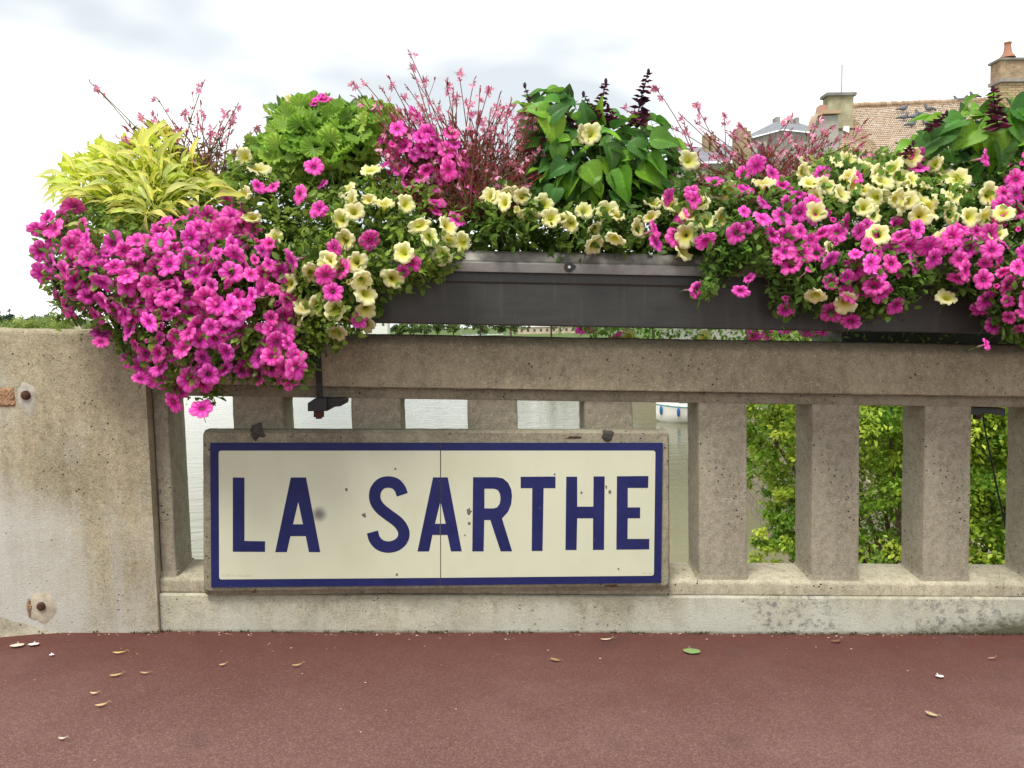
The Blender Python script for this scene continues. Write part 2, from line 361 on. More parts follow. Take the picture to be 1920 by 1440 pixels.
m = MB(); m.add([(-1500, 345, -3.4), (1500, 345, -3.4), (3000, 3500, 2), (-3000, 3500, 2), (-1500, 335, -6), (1500, 335, -6)], [(0, 1, 2, 3), (4, 5, 1, 0)]); tag(m.build('far_bank', M_grass), kind='structure')
QL = [(5.6, .3), (8.2, 18), (11.5, 38), (15.5, 60), (17, 95), (14, 150), (-6, 250), (-60, 345)]
m = MB(); V = []
for x, y in QL: V += [(x, y, -2.05), (400, y, -1.4)]
m.add(V, [(2*i, 2*i+1, 2*i+3, 2*i+2) for i in range(len(QL)-1)]); tag(m.build('near_bank', M_grass), kind='structure')
m = MB(); V = []
for x, y in QL[:5]: V += [(x, y, -6.2), (x, y, -2.0), (x+.5, y, -2.0), (x+.5, y, -6.2)]
m.add(V, [(4*i+a, 4*i+4+a, 4*i+4+(a+1) % 4, 4*i+(a+1) % 4) for i in range(4) for a in range(4)]+[(0, 1, 2, 3)])
q = m.build('quay_wall', M_quay); tag(q, 'beige stone quay wall along the right bank of the river', 'wall')

# ------------------------------------------------------------------ parapet
def round_poly(P, r, seg=3):
    out = []; n = len(P)
    for i in range(n):
        a, b, c = np.array(P[i-1], float), np.array(P[i], float), np.array(P[(i+1) % n], float)
        ra = r[i] if hasattr(r, '__len__') else r
        u = a-b; v = c-b; la, lb = np.linalg.norm(u), np.linalg.norm(v); u /= la; v /= lb; d = min(ra, la*.45, lb*.45)
        if d < 1e-5: out.append(tuple(b)); continue
        for k in range(seg+1):
            t = k/seg; p = (1-t)**2*(b+u*d)+2*t*(1-t)*b+t*t*(b+v*d); out.append(tuple(p))
    return out
def prism(m, P, a0, a1, n, place, jit=.0012, freq=9):
    """ring of 2D points P swept from a0 to a1; place(p, a) gives the 3D point; edges wander a little"""
    V = []; k = len(P); cx = sum(p[0] for p in P)/k; cy = sum(p[1] for p in P)/k
    for i in range(n+1):
        a = a0+(a1-a0)*i/n
        for p in P:
            q = Vector(place(p, a)); w = noise.noise(q*freq)*jit+noise.noise(q*freq*4.3)*jit*.7
            d = Vector((p[0]-cx, p[1]-cy)); d = d.normalized()*w
            V.append(place((p[0]+d.x, p[1]+d.y), a))
    F = [(i*k+j, i*k+(j+1) % k, (i+1)*k+(j+1) % k, (i+1)*k+j) for i in range(n) for j in range(k)]
    F += [tuple(range(k))[::-1], tuple(n*k+j for j in range(k))]
    m.add(V, F)
XL, XR = -1.187, 4.2
par = empty('stone_parapet', (0, .1, 0), 'concrete bridge parapet with square balusters under a heavy rail, right of the solid pier', 'parapet')
H = lambda p, a: (a, p[0], p[1]-S*a)
m = MB(); prism(m, round_poly([(.0, .893), (.0, 1.046), (.035, 1.082), (.20, 1.082), (.225, 1.05), (.225, .893)], [.004, .01, .012, .012, .01, .004]), XL-.04, XR, 300, H, .0022); m.build('rail', M_rail, par, 35)
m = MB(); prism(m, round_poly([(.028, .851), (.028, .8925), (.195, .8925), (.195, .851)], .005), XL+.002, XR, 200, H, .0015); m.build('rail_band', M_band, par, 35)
m = MB(); prism(m, round_poly([(.013, .1415), (.013, .186), (.024, .196), (.19, .212), (.20, .205), (.20, .1415)], [.002, .008, .01, .006, .004, .002]), XL+.002, XR, 260, H, .0025); m.build('sill', M_sill, par, 35)
m = MB(); prism(m, round_poly([(.0, -.03), (.0, .136), (.008, .1405), (.21, .1405), (.21, -.03)], [.001, .008, .004, .002, .001]), XL+.002, XR, 260, H, .0025); m.build('plinth', M_plinth, par, 35)
def bal_mesh(w, left_open=True):
    mm = MB(); P = round_poly([(-w, .029), (0, .029), (0, .188), (-w, .188)], .007)
    prism(mm, P, .2, .852, 40, lambda p, a: (p[0], p[1], a), .0022)
    # splayed mortar foot where the post meets the sill
    prism(mm, round_poly([(-w-.012, .022), (.006, .022), (.006, .19), (-w-.012, .19)], .01), .190, .214, 4, lambda p, a: (p[0]*(1-.25*(a-.19)/.024*.2), p[1]+(a-.19)*.25, a), .004)
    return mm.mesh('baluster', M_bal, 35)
for i in range(-1, 10):
    x = -.3044+.42*i
    me = bal_mesh(.18+random.uniform(-.003, .003))
    o = link('baluster', me, par, (x, 0, -S*(x-.09)))
    for v in me.vertices: v.co.z -= S*(v.co.x+.09)
me = bal_mesh(.053); o = link('half_baluster', me, par, (-1.131, 0, S*1.16)); 

# solid pier
pier = empty('end_pier', (-2.2, 0, 0), 'solid mottled concrete pier with two rusty bolts at the left end of the balustrade', 'pier')
m = MB(); prism(m, round_poly([(-.014, -.05), (-.014, 1.070), (.004, 1.080), (.30, 1.080), (.31, 1.07), (.31, -.05)], [.001, .012, .01, .01, .01, .001]), -4.6, XL, 190, H, .003)
bm = m.build('pier_body', M_pier, pier, 35)
def irregular(cx, cz, rx, rz, y0, thick, n=22, amp=.16, seed=0):
    """a trowelled lump on a wall: irregular outline, domed, with real thickness"""
    V = [(cx, y0-thick, cz)]; 
    for rr, tt in ((.45, thick*.95), (.8, thick*.7), (1, 0)):
        for k in range(n):
            a = 2*PI*k/n; w = 1+amp*noise.noise(Vector((math.cos(a)*1.6+seed, math.sin(a)*1.6, seed)))*2
            V.append((cx+rx*rr*w*math.cos(a), y0-tt*(.8+.4*random.random()), cz+rz*rr*w*math.sin(a)))
    F = [(0, 1+(k+1) % n, 1+k) for k in range(n)]
    for r_ in range(2): F += [(1+r_*n+k, 1+r_*n+(k+1) % n, 1+(r_+1)*n+(k+1) % n, 1+(r_+1)*n+k) for k in range(n)]
    return V, F
YP = -.0155
p = at(50, 742, YP); m = MB(); m.add(*irregular(p[0], p[2]-.008, .034, .06, YP+.002, .004, seed=3)); m.build('mortar_patch', M_mortar, pier, 30)
p = at(48, 741, YP-.004)
def bolt(p, parent, r=.016):
    mm = MB(); P = [(0, -.004+p[1]-.001, 0)]
    V = []; n = 14
    for rr, yy in ((1.05, .003), (1, -.003), (.8, -.007), (.3, -.009)):
        for k in range(n): a = 2*PI*k/n; V.append((p[0]+r*rr*math.cos(a), p[1]+yy, p[2]+r*rr*math.sin(a)))
    F = [(j*n+k, j*n+(k+1) % n, (j+1)*n+(k+1) % n, (j+1)*n+k) for j in range(3) for k in range(n)]+[tuple(3*n+k for k in range(n))]
    mm.add(V, F); return mm.build('bolt', M_rust, parent, 50)
bolt(p, pier)
q0 = at(-40, 728, YP); q1 = at(29, 762, YP); m = MB(); V = []; F = []
nx, nz_ = 24, 9
for j in range(nz_+1):
    for i in range(nx+1):
        x = q0[0]+(q1[0]-q0[0])*i/nx; z = q1[2]+(q0[2]-q1[2])*j/nz_; e = min(i, nx-i, 2*j, 2*(nz_-j))
        V.append((x+random.uniform(-.002, .002), YP+.0012-.004*min(1, e/2)-.003*random.random()*(e > 0), z+random.uniform(-.002, .002)))
F = [(j*(nx+1)+i, j*(nx+1)+i+1, (j+1)*(nx+1)+i+1, (j+1)*(nx+1)+i) for j in range(nz_) for i in range(nx)]
m.add(V, F); m.build('rust_scar', M_rust2, pier)
p = at(78, 1140, YP); m = MB(); m.add(*irregular(p[0]+.0, p[2], .05, .06, YP+.002, .005, seed=8)); m.build('mortar_patch', simple('stained_mortar', (.42, .37, .28), .95, .1, .3, 30, bump=.6), pier, 30)
p = at(77, 1137, YP-.005); bolt(p, pier, .015)
p = at(53, 1140, YP-.006); m = MB(); m.add(*irregular(p[0], p[2], .008, .024, YP-.003, .004, seed=5, amp=.5)); m.build('rust_scar', M_rust2, pier, 30)
# mortar run at the pier's foot, bottom left
m = MB(); random.seed(4)
V = []; F = []; nx = 40
nj = 12
for i in range(nx+1):
    x = at(-160, 1200, -.03)[0]*(1-i/nx)+at(110, 1197, -.02)[0]*(i/nx); k = max(0, 1-i/nx)
    for j in range(nj+1):
        t = j/nj; yy = YP+.002-(.006+.10*k**1.1)*t*(1+.15*noise.noise(Vector((x*9, 0, 0)))); zz = (.002+.17*k**1.2)*(1-t)**1.5*(1+.12*noise.noise(Vector((x*8, t*2, 0))))+.0005-S*x; V.append((x, yy-.003*noise.noise(Vector((x*25, t*6, 3)))*(0 < t < 1), zz))
F = [(i*(nj+1)+j, i*(nj+1)+j+1, (i+1)*(nj+1)+j+1, (i+1)*(nj+1)+j) for i in range(nx) for j in range(nj)]
m.add(V, F); m.build('mortar_fillet', concrete('concrete_fillet', (.40, .37, .29), (.30, .27, .2), agg=.4, seed=5.5), pier, 70)

# ------------------------------------------------------------------ sign
SY = -.045
sign = empty('river_sign', tuple(at(820, 960, -.03)), 'cream enamel sign with blue border reading LA SARTHE in a concrete frame on the balusters', 'sign')
def poly_plate(loops, y0, y1, name, mat, parent, sm=None):
    """flat piece between the planes y0 (front) and y1 (back); loops are pixel outlines, outer first"""
    L3 = [[Vector(at(x, y, y0)) for x, y in lp] for lp in loops]
    L2 = [[Vector((v.x, v.z, 0)) for v in lp] for lp in L3]
    tris = tessellate_polygon(L2); flat = [v for lp in L3 for v in lp]; n = len(flat)
    V = [tuple(v) for v in flat]+[(v.x, y1, v.z) for v in flat]
    F = []
    for t in tris:
        a, b, c = (flat[k] for k in t); nrm = (b-a).cross(c-a)
        F.append(tuple(t) if nrm.y < 0 else tuple(t)[::-1])
    s = 0
    for lp in L3:
        k = len(lp); F += [(s+i, s+(i+1) % k, n+s+(i+1) % k, n+s+i) for i in range(k)]; s += k
    mm = MB(); mm.add(V, F); return mm.build(name, mat, parent, sm)
def rrect(TL, TR, BR, BL, r, seg=6): return round_poly([TL, TR, BR, BL], r, seg)
# frame slab: swept rings from back to front with a chamfer
def slab():
    mm = MB(); rings = []
    C = [(378.5, 807), (1256, 808), (1257, 1108), (380, 1118)]
    cx, cy = 820, 960
    for (g, y, r) in ((1, .028, 7), (1, -.018, 8), (.995, -.026, 8), (.9925, -.032, 9)):
        pts = []
        P = round_poly([(cx+(x-cx)*g if g == 1 else x+(1 if x < cx else -1)*(1-g)*500, y2+(1 if y2 < cy else -1)*(1-g)*(600 if y2 < cy else 1500)) for x, y2 in C], r, 4)
        # densify
        D = []
        for i in range(len(P)):
            a, b = np.array(P[i]), np.array(P[(i+1) % len(P)]); k = max(1, int(np.linalg.norm(b-a)/14)); D += [tuple(a+(b-a)*j/k) for j in range(k)]
        rings.append((D, y))
    n = min(len(r[0]) for r in rings)
    def resample(D, n):
        A = np.array(D+[D[0]]); s = np.r_[0, np.cumsum(np.linalg.norm(np.diff(A, axis=0), axis=1))]; t = np.linspace(0, s[-1], n, endpoint=False)
        return np.c_[np.interp(t, s, A[:, 0]), np.interp(t, s, A[:, 1])]
    V = []; N = 260
    for D, y in rings:
        for x, z in resample(D, N):
            w = noise.noise(Vector((x*.05, z*.05, 1)))*1.3+noise.noise(Vector((x*.2, z*.2, 2)))*.8
            q = at(x+w*.6, z+w*.6, -.03); V.append((q[0], y+random.uniform(-.0004, .0004), q[2]))
    F = [(j*N+k, j*N+(k+1) % N, (j+1)*N+(k+1) % N, (j+1)*N+k) for j in range(3) for k in range(N)]
    F += [tuple(range(N)), tuple(3*N+k for k in range(N))[::-1]]
    mm.add(V, F); return mm.build('concrete_frame', M_slab, sign, 30)
slab()
XS = 826
poly_plate([[(394, 830.5), (825.2, 830.5), (825.4, 1097.5), (396, 1101.5)]], -.0385, -.03, 'enamel_panel', M_blue, sign)
poly_plate([[(826.9, 830.5), (1243, 830.5), (1239.5, 1093), (826.9, 1097.5)]], -.0385, -.03, 'enamel_panel', M_blue, sign)
poly_plate([[*round_poly([(410, 845), (825.2, 845), (825.4, 1083.4), (411, 1086.5)], [5, 0, 0, 5], 5)]], -.0395, -.0386, 'cream_field', M_cream, sign)
poly_plate([[*round_poly([(826.9, 845), (1229, 845), (1226, 1079.5), (826.9, 1083.4)], [0, 5, 5, 0], 5)]], -.0395, -.0386, 'cream_field', M_cream, sign)
z3 = lambda P: [(360+x/4, 780+y/4) for x, y in P]; z4 = lambda P: [(800+x/4, 780+y/4) for x, y in P]
def letter(*loops): return poly_plate(list(loops), -.0402, -.0396, 'letter', M_blue, sign)
letter(z3([(306, 461), (393, 462), (393, 937), (548, 940), (547, 1019), (306, 1018)]))
letter(z3([(741, 461), (855, 461), (962, 1021), (877, 1021), (853, 901), (738, 901), (711, 1021), (624, 1021)]), z3([(797, 643), (757, 812), (832, 812)]))
C = [(1577, 591), (1560, 545), (1525, 508), (1473, 495), (1418, 508), (1381, 550), (1370, 600), (1380, 648), (1412, 693), (1470, 740), (1535, 788), (1573, 832), (1589, 878), (1578, 928), (1535, 968), (1473, 983), (1412, 968), (1370, 925), (1353, 870)]
def catmull(P, k=5):
    P = [np.array(p, float) for p in P]; Q = [2*P[0]-P[1]]+P+[2*P[-1]-P[-2]]; o = []
    for i in range(1, len(Q)-2):
        for j in range(k):
            t = j/k; a, b, c, d = Q[i-1:i+3]
            o.append(.5*((2*b)+(-a+c)*t+(2*a-5*b+4*c-d)*t*t+(-a+3*b-3*c+d)*t**3))
    return o+[P[-1]]
cc = catmull(C); lf, rt = [], []
for i, p in enumerate(cc):
    d = cc[min(i+1, len(cc)-1)]-cc[max(i-1, 0)]; d /= np.linalg.norm(d); nn = np.array([-d[1], d[0]])*43; lf.append(tuple(p+nn)); rt.append(tuple(p-nn))
letter(z3(lf+rt[::-1]))
letter(z3([(1808, 460), (1862, 460), (1862, 645), (1822, 808), (1860, 808), (1860, 892), (1803, 892), (1778, 1016), (1691, 1016)]))
letter(z4([(108, 460), (158, 460), (263, 1015), (182, 1015), (156, 892), (107, 892), (107, 808), (143, 808), (108, 655)]))
letter(z4([(348, 459), (520, 459), (572, 468), (612, 502), (634, 550), (640, 600), (634, 660), (610, 718), (565, 768), (641, 1015), (555, 1015), (477, 780), (432, 780), (427, 1015), (342, 1015)]),
       z4([(433, 545), (505, 545), (535, 556), (550, 585), (554, 620), (548, 658), (530, 684), (505, 693), (433, 693)]))
letter(z4([(705, 456), (966, 454), (966, 541), (877, 541), (869, 1012), (788, 1012), (792, 541), (705, 541)]))
letter(z4([(1047, 455), (1129, 455), (1129, 680), (1250, 680), (1252, 453), (1335, 453), (1330, 1004), (1247, 1004), (1248, 767), (1129, 767), (1124, 1005), (1041, 1005)]))
letter(z4([(1427, 452), (1663, 450), (1661, 539), (1508, 539), (1508, 686), (1601, 685), (1601, 767), (1508, 767), (1506, 922), (1670, 922), (1669, 1000), (1423, 1002)]))
poly_plate([[(825.3, 830.5), (826.8, 830.5), (826.8, 1097.5), (825.5, 1097.5)]], -.0372, -.032, 'panel_joint', M_tar, sign)
# maker's small print, both too worn to read
random.seed(12)
def fine_print(x0, x1, yb, hh):
    mm = MB(); x = x0
    while x < x1:
        w = random.choice((1.0, 1.6, 2.2)); t = random.choice((0, 1, 2))
        for (a, b, c, d) in ([(0, 0, .5, hh)] if t == 0 else [(0, 0, .5, hh), (0, hh-.6, w, hh)] if t == 1 else [(0, 0, w, .6), (w-.5, 0, w, hh)]):
            P = [at(x+a, yb-d, -.0397), at(x+c, yb-d, -.0397), at(x+c, yb-b, -.0397), at(x+a, yb-b, -.0397)]; mm.add([tuple(q) for q in P], [(0, 1, 2, 3)])
        x += w+random.choice((1.0, 1.2, 3.5))
    mm.build('small_print', simple('faded_print', (.36, .34, .25), .5, .3), sign)
fine_print(417, 470, 1081, 3.6); fine_print(1206, 1222, 1076, 3)
# chips in the enamel and tar blobs on the frame
for (x, y, r) in ((649, 918, 2.2), (683, 966, 3), (741, 879, 1.5), (879, 959, 3.4), (880, 981, 2.2), (1137, 913, 1.8), (1144, 923, 2.2), (1040, 889, 1.3), (1090, 924, 1.5), (872, 1004, 1.2), (744, 1078, 1.8), (1160, 1067, 1.6)):
    p = at(x, y, -.0402); m = MB(); V, F = irregular(p[0], p[2], r*.0024, r*.0030, -.0396, .0008, 10, .5, x); m.add(V, F); m.build('enamel_chip', simple('chip', (.16, .14, .12), .9, .1) if x == 649 else bpy.data.materials['chip'], sign)
for (x, y, rx, ry) in ((482, 811, 15, 15), (1139, 816, 12, 13)):
    p = at(x, y, -.033); m = MB(); m.add(*irregular(p[0], p[2], rx*.0018, ry*.0018, -.030, .007, 18, .35, x)); m.build('tar_blob', M_tar, sign, 40)
for (x, y, rx, ry) in ((1075, 820, 14, 4), (476, 1108, 5, 5), (1148, 1098, 14, 3)):
    p = at(x, y, -.033); m = MB(); m.add(*irregular(p[0], p[2], rx*.0018, ry*.0018, -.0305, .004, 14, .5, x)); m.build('rusty_chip', M_rust, sign, 40)

# ------------------------------------------------------------------ planters, bracket, cable
def planter(name, x0, x1, yc, mat_b, label, dh=0, n=1, sx=1):
    t = empty(name, ((x0+x1)/2, yc, hx((x0+x1)/2, 1.12+dh)), label, 'planter')
    yf, yb = yc-.185, yc+.185
    def pf(P): return [(yc+(a-.065)*sx, b+dh) for a, b in P]
    m = MB(); prism(m, round_poly(pf([(-.12, 1.122), (-.12, 1.262), (-.125, 1.268), (-.125, 1.30), (.255, 1.30), (.255, 1.122)]), [.006, .002, .002, .001, .001, .006]), x0, x1, 30, H, .0006, 3); m.build('box_body', mat_b, t, 30)
    m = MB(); prism(m, round_poly(pf([(-.142, 1.299), (-.142, 1.332), (-.128, 1.338), (-.112, 1.366), (-.10, 1.374), (-.09, 1.374), (-.09, 1.302)]), [.002, .004, .004, .012, .004, .003, .001]), x0-.004, x1, 40, H, .0008, 3); m.build('front_rim', M_rim, t, 30)
    m = MB(); prism(m, round_poly(pf([(.277, 1.299), (.277, 1.332), (.24, 1.374), (.22, 1.374), (.22, 1.302)]), .003), x0-.004, x1, 20, H, .0006, 3); m.build('back_rim', M_rim, t, 30)
    m = MB(); prism(m, pf([(-.089, 1.3005), (-.089, 1.352), (.219, 1.352), (.219, 1.3005)]), x0, x1, 60, H, .004, 14); m.build('soil', simple('potting_soil', (.03, .02, .012), 1, .05, .5, 40, bump=.8) if 'potting_soil' not in bpy.data.materials else bpy.data.materials['potting_soil'], t)
    return t
pl = planter('flower_box', -1.22, 3.6, .065, M_planter, 'long dark steel flower box on top of the parapet rail, overflowing with petunias')
for px in (1067, 1990):
    p = at(px, 501, -.143); m = MB()
    m.tube([(p[0], -.1425, p[2]), (p[0], -.1465, p[2])], [.0165, .0155], 18); m.add([(p[0]+.014, -.1455, p[2]-.007), (p[0]+.022, -.1455, p[2]-.005), (p[0]+.022, -.1455, p[2]+.005), (p[0]+.014, -.1455, p[2]+.007)], [(0, 1, 2, 3)]); w = m.build('washer', M_iron, pl, 40)
    m = MB(); m.tube([(p[0], -.147, p[2]), (p[0], -.151, p[2])], [.0065, .005], 8); sc = m.build('screw', simple('zinc', (.6, .58, .5), .35, .5, .1, 50, 1), None, 40) if px == 1067 else m.build('screw', bpy.data.materials['zinc'], None, 40)
    sc.parent = w
planter('outer_flower_box', 1.46, 3.7, .52, M_planter, 'second dark flower box hung on the river side, glimpsed through the gap above the rail', dh=-.055, sx=.8)

br = empty('rail_clamp', tuple(at(597, 700, -.01)), 'black iron clamp gripping the rail above the sign, below the yellow flowers', 'bracket')
a, b = at(590.5, 640, -.012), at(605, 747, -.012); m = MB(); m.box(a[0], b[0], -.02, -.006, b[2], 1.12+.02); m.build('upright_bar', M_iron, br, 30)
a, b = at(577, 590, -.03), at(590, 684, -.03); m = MB(); m.box(a[0], b[0], -.03, -.010, b[2], a[2]); m.build('side_plate', M_iron, br, 30)
a, b = at(578, 752, -.03), at(614, 772, -.03); m = MB()
V = [at(577, 756, -.05), at(590, 747, -.05), at(612, 747, -.05), at(612, 771, -.05), at(577, 771, -.05)]; V = [tuple(v) for v in V]; n = 5
m.add(V+[(v[0], .01, v[2]) for v in V], [tuple(range(n)), tuple(range(n, 2*n))[::-1]]+[(i, (i+1) % n, n+(i+1) % n, n+i) for i in range(n)]); m.build('clamp_block', M_iron, br)
V = [at(613, 747, -.02), at(647, 747, -.02), at(639, 753, -.02), at(638, 762, -.02), at(625, 763, -.02), at(613, 771, -.02)]; V = [tuple(v) for v in V]; n = 6; m = MB()
m.add(V+[(v[0], .15, v[2]) for v in V], [tuple(range(n)), tuple(range(n, 2*n))[::-1]]+[(i, (i+1) % n, n+(i+1) % n, n+i) for i in range(n)]); m.build('clamp_arm', M_iron, br)
c = at(598, 771, -.02); d = at(598, 785, -.02); m = MB(); m.tube([c, d-np.array([0, 0, -.006])], .019, 6); m.tube([d+np.array([0, 0, .006]), d], .011, 8); m.build('nut', M_rust, br, 30)
c = at(598, 738, -.022); m = MB(); m.blob(c, (.012, .006, .007)); m.build('bolt_head', M_rust, br, 40)
br2 = empty('rail_clamp', tuple(at(1855, 772, .05)), 'black iron clamp under the rail near the right edge, beside the hanging cable', 'bracket')
V = [at(1815, 764, .05), at(1885, 766, .05), at(1885, 781, .05), at(1850, 773, .05), at(1832, 779, .05), at(1820, 775, .05)]; V = [tuple(v) for v in V]; n = 6; m = MB()
m.add(V+[(v[0], .19, v[2]) for v in V], [tuple(range(n)), tuple(range(n, 2*n))[::-1]]+[(i, (i+1) % n, n+(i+1) % n, n+i) for i in range(n)]); m.build('clamp_arm', M_iron, br2)
c = at(1832, 776, .1); m = MB(); m.tube([c, c-np.array([0, 0, .02])], .014, 6); m.build('nut', M_rust, br2, 30)
m = MB(); m.tube([at(1841, 768, .21), at(1846, 800, .22), at(1858, 860, .24), at(1869, 915, .26), at(1880, 965, .27), at(1893, 1020, .28)], .0035, 6)
tag(m.build('hanging_cable', M_iron, None, 60), 'thin black cable hanging slanted behind the rightmost balusters', 'cable')

# ------------------------------------------------------------------ plant sampling
def inpoly(P, X, Y):
    P = np.array(P, float); ins = np.zeros(len(X), bool); n = len(P)
    for i in range(n):
        x1, y1 = P[i]; x2, y2 = P[(i+1) % n]
        c = ((y1 > Y) != (y2 > Y)); ins ^= c & (X < (x2-x1)*(Y-y1)/((y2-y1) if y2 != y1 else 1e-9)+x1)
    return ins
def edged(P, X, Y):
    P = np.array(P, float); d = np.full(len(X), 1e9); n = len(P)
    for i in range(n):
        a = P[i]; b = P[(i+1) % n]; ab = b-a; t = np.clip(((X-a[0])*ab[0]+(Y-a[1])*ab[1])/(ab@ab+1e-9), 0, 1)
        d = np.minimum(d, np.hypot(X-a[0]-t*ab[0], Y-a[1]-t*ab[1]))
    return d
def sample_poly(P, n, grow=0):
    A = np.array(P, float); lo, hi = A.min(0), A.max(0); X = np.empty(0); Y = np.empty(0)
    while len(X) < n:
        x = rng.uniform(lo[0], hi[0], n*3); y = rng.uniform(lo[1], hi[1], n*3); k = inpoly(P, x, y); X = np.r_[X, x[k]]; Y = np.r_[Y, y[k]]
    return X[:n], Y[:n]
def front_y(P, X, Y, T=.17, w=95):
    """depth of the plant mass's rounded front: hanging parts lie close before the box, the rest over it"""
    d = edged(P, X, Y)/w; bulge = np.sqrt(np.clip(1-(1-np.clip(d, 0, 1))**2, 0, 1))
    base = np.where(Y > 495+.02*(X-900), -.165, -.165+.13*np.clip((495-Y)/160, 0, 1))
    return base-T*bulge
def atv(X, Y, D): return np.array([at(x, y, d) for x, y, d in zip(X, Y, D)])
def poisson(P, r, tries=4000):
    X, Y = sample_poly(P, tries); K = []
    for x, y in zip(X, Y):
        if all((x-a)**2+(y-b)**2 > r*r for a, b in K): K.append((x, y))
    return K

# petunia flower meshes ------------------------------------------------
def petunia(kind, seed, openness=1.0):
    r_ = random.Random(seed); m = MB(); n = 30
    prof = [(.07, -1.25), (.09, -.85), (.13, -.42), (.19, -.2), (.34, -.07), (.62, .0), (.88, .02), (1.0, -.01)] if kind == 'magenta' else [(.07, -1.25), (.09, -.85), (.16, -.5), (.26, -.28), (.46, -.11), (.72, -.02), (.92, .01), (1.0, -.03)]
    V = []; C = []; ph = r_.uniform(0, 6); sk = [r_.uniform(.88, 1.1) for _ in range(5)]
    for k, (rr, z) in enumerate(prof):
        for i in range(n):
            a = 2*PI*i/n; lobe = (a*5/(2*PI)) % 1.0; li = int(a*5/(2*PI)) % 5
            notch = abs(lobe-.5)*2; e = max(0, (rr-.3)/.7)
            R = rr*(1-.20*notch**4*e)*(1+(sk[li]-1)*e)*(1 if rr < .3 else 1)
            zz = z*openness+(.07*math.cos(a*5+PI)*e**1.5+(.07 if kind == 'magenta' else .13)*math.sin(a*10+ph)*e**2+.10*math.sin(a*2+ph)*e**2)-(1-openness)*0
            if k == len(prof)-1: zz -= .09+.05*math.sin(a*15+ph)
            V.append((R*math.cos(a), R*math.sin(a), zz))
            mid = 1-notch   # 1 on the lobe's midline
            if kind == 'magenta':
                deep = np.array((.52, .008, .27)); hot = np.array((.93, .035, .50)); pale = np.array((.97, .30, .68))
                vein = max(0, 1-mid/.22)+.75*max(0, 1-abs(1-mid)/.12); vein = min(1, vein)*(.35+.4*(1-e)); pl = min(1, max(0, e)*1.7)*max(0, 1-abs(mid-.55)/.42)*r_.uniform(.75, 1)
                c = hot*(1-pl)+pale*pl; c = c*(1-vein)+deep*vein
                if rr < .3: c = np.array((.34, .02, .17)) if rr > .15 else np.array((.12, .10, .03))
                if k <= 2: c = np.array((.72, .32, .50)) if k else np.array((.16, .25, .07))
                elif rr < .5: c = c*.7+deep*.3
                if k == len(prof)-1: c = c*.7+pale*.3
            else:
                cream = np.array((.88, .83, .33)); edge = np.array((.90, .87, .52)); thr = np.array((.66, .64, .07))
                c = cream*(1-e)+edge*e
                if rr < .3: c = thr
                elif rr < .5: c = thr*.35+cream*.65
                if .5 < rr < .8 and mid > .8: c = c*.93+thr*.07
                if k == 0: c = np.array((.20, .32, .07))
                elif k == 1: c = np.array((.60, .62, .22))
            C.append(tuple(c))
    F = [(k*n+i, k*n+(i+1) % n, (k+1)*n+(i+1) % n, (k+1)*n+i) for k in range(len(prof)-1) for i in range(n)]
    m.add(V, F, C)
    g = (.16, .28, .06)
    for q in range(5):  # sepals
        a = 2*PI*q/5+.3; d = np.array((math.cos(a), math.sin(a), 0)); s_ = np.array((-math.sin(a), math.cos(a), 0))
        m.add([d*.06+np.array((0, 0, -1.25)), d*.2+s_*.05+np.array((0, 0, -.95)), d*.34+np.array((0, 0, -.7)), d*.2-s_*.05+np.array((0, 0, -.95))], [(0, 1, 2, 3)], g)
    m.tube([(0, 0, -1.2), (.1, .0, -1.6), (.05, .1, -2.2)], .03, 4, g)
    if kind == 'magenta': m.blob((0, 0, -.28), .06, 6, 4, (.25, .25, .10))
    me = m.mesh('flower_'+kind, M_petal, 80); return me
FM = {k: [petunia(k, 10*i+(1 if k == 'magenta' else 2), o) for i, o in enumerate((1, .95, 1.1, 1.2, .9, 1.35))] for k in ('magenta', 'yellow')}
def set_dir(o, P, Nrm, size, spin=None):
    z = Vector(Nrm).normalized(); q = z.to_track_quat('Z', 'Y'); 
    m = Matrix.Translation(Vector(P)) @ q.to_matrix().to_4x4() @ Matrix.Rotation(random.uniform(0, 2*PI) if spin is None else spin, 4, 'Z') @ Matrix.Diagonal((size, size*random.uniform(.86, 1.05), size*random.uniform(.8, 1.1), 1))
    o.matrix_world = m
def put(name, me, parent, P, Nrm, size, spin=None):
    o = bpy.data.objects.new(name, me); COL.objects.link(o); o.parent = parent
    z = Vector(Nrm).normalized(); q = z.to_track_quat('Z', 'Y')
    o.matrix_basis = Matrix.Translation(Vector(P)-parent.location) @ q.to_matrix().to_4x4() @ Matrix.Rotation(random.uniform(0, 2*PI) if spin is None else spin, 4, 'Z') @ Matrix.Diagonal((size, size*random.uniform(.86, 1.06), size*random.uniform(.85, 1.1), 1))
    return o
def out_normal(P, x, y, sc=1.0):
    """where a bloom on the mass looks: towards the viewer's side, up at the top, sideways near the outline"""
    e = 6.0; d0 = edged(P, np.array([x-e, x+e, x, x]), np.array([y, y, y-e, y+e])) if P is not None else np.array([0, 0, 0, 0])
    gx = (d0[0]-d0[1])/(2*e); gy = (d0[2]-d0[3])/(2*e); ins = edged(P, np.array([x]), np.array([y]))[0] if P is not None else 80
    k = max(0, 1-ins/90)
    return np.array([gx*k*1.1*sc+random.gauss(0, .5), -1+random.gauss(0, .15), -gy*k*.6+random.gauss(.12, .42)])
def green(n, base=(.085, .165, .03), tip=(.23, .36, .06), up=None):
    t = rng.random(n)[:, None]**1.3; v = rng.uniform(1.0, 1.6, (n, 1)); return (np.array(base)*(1-t)+np.array(tip)*t)*v
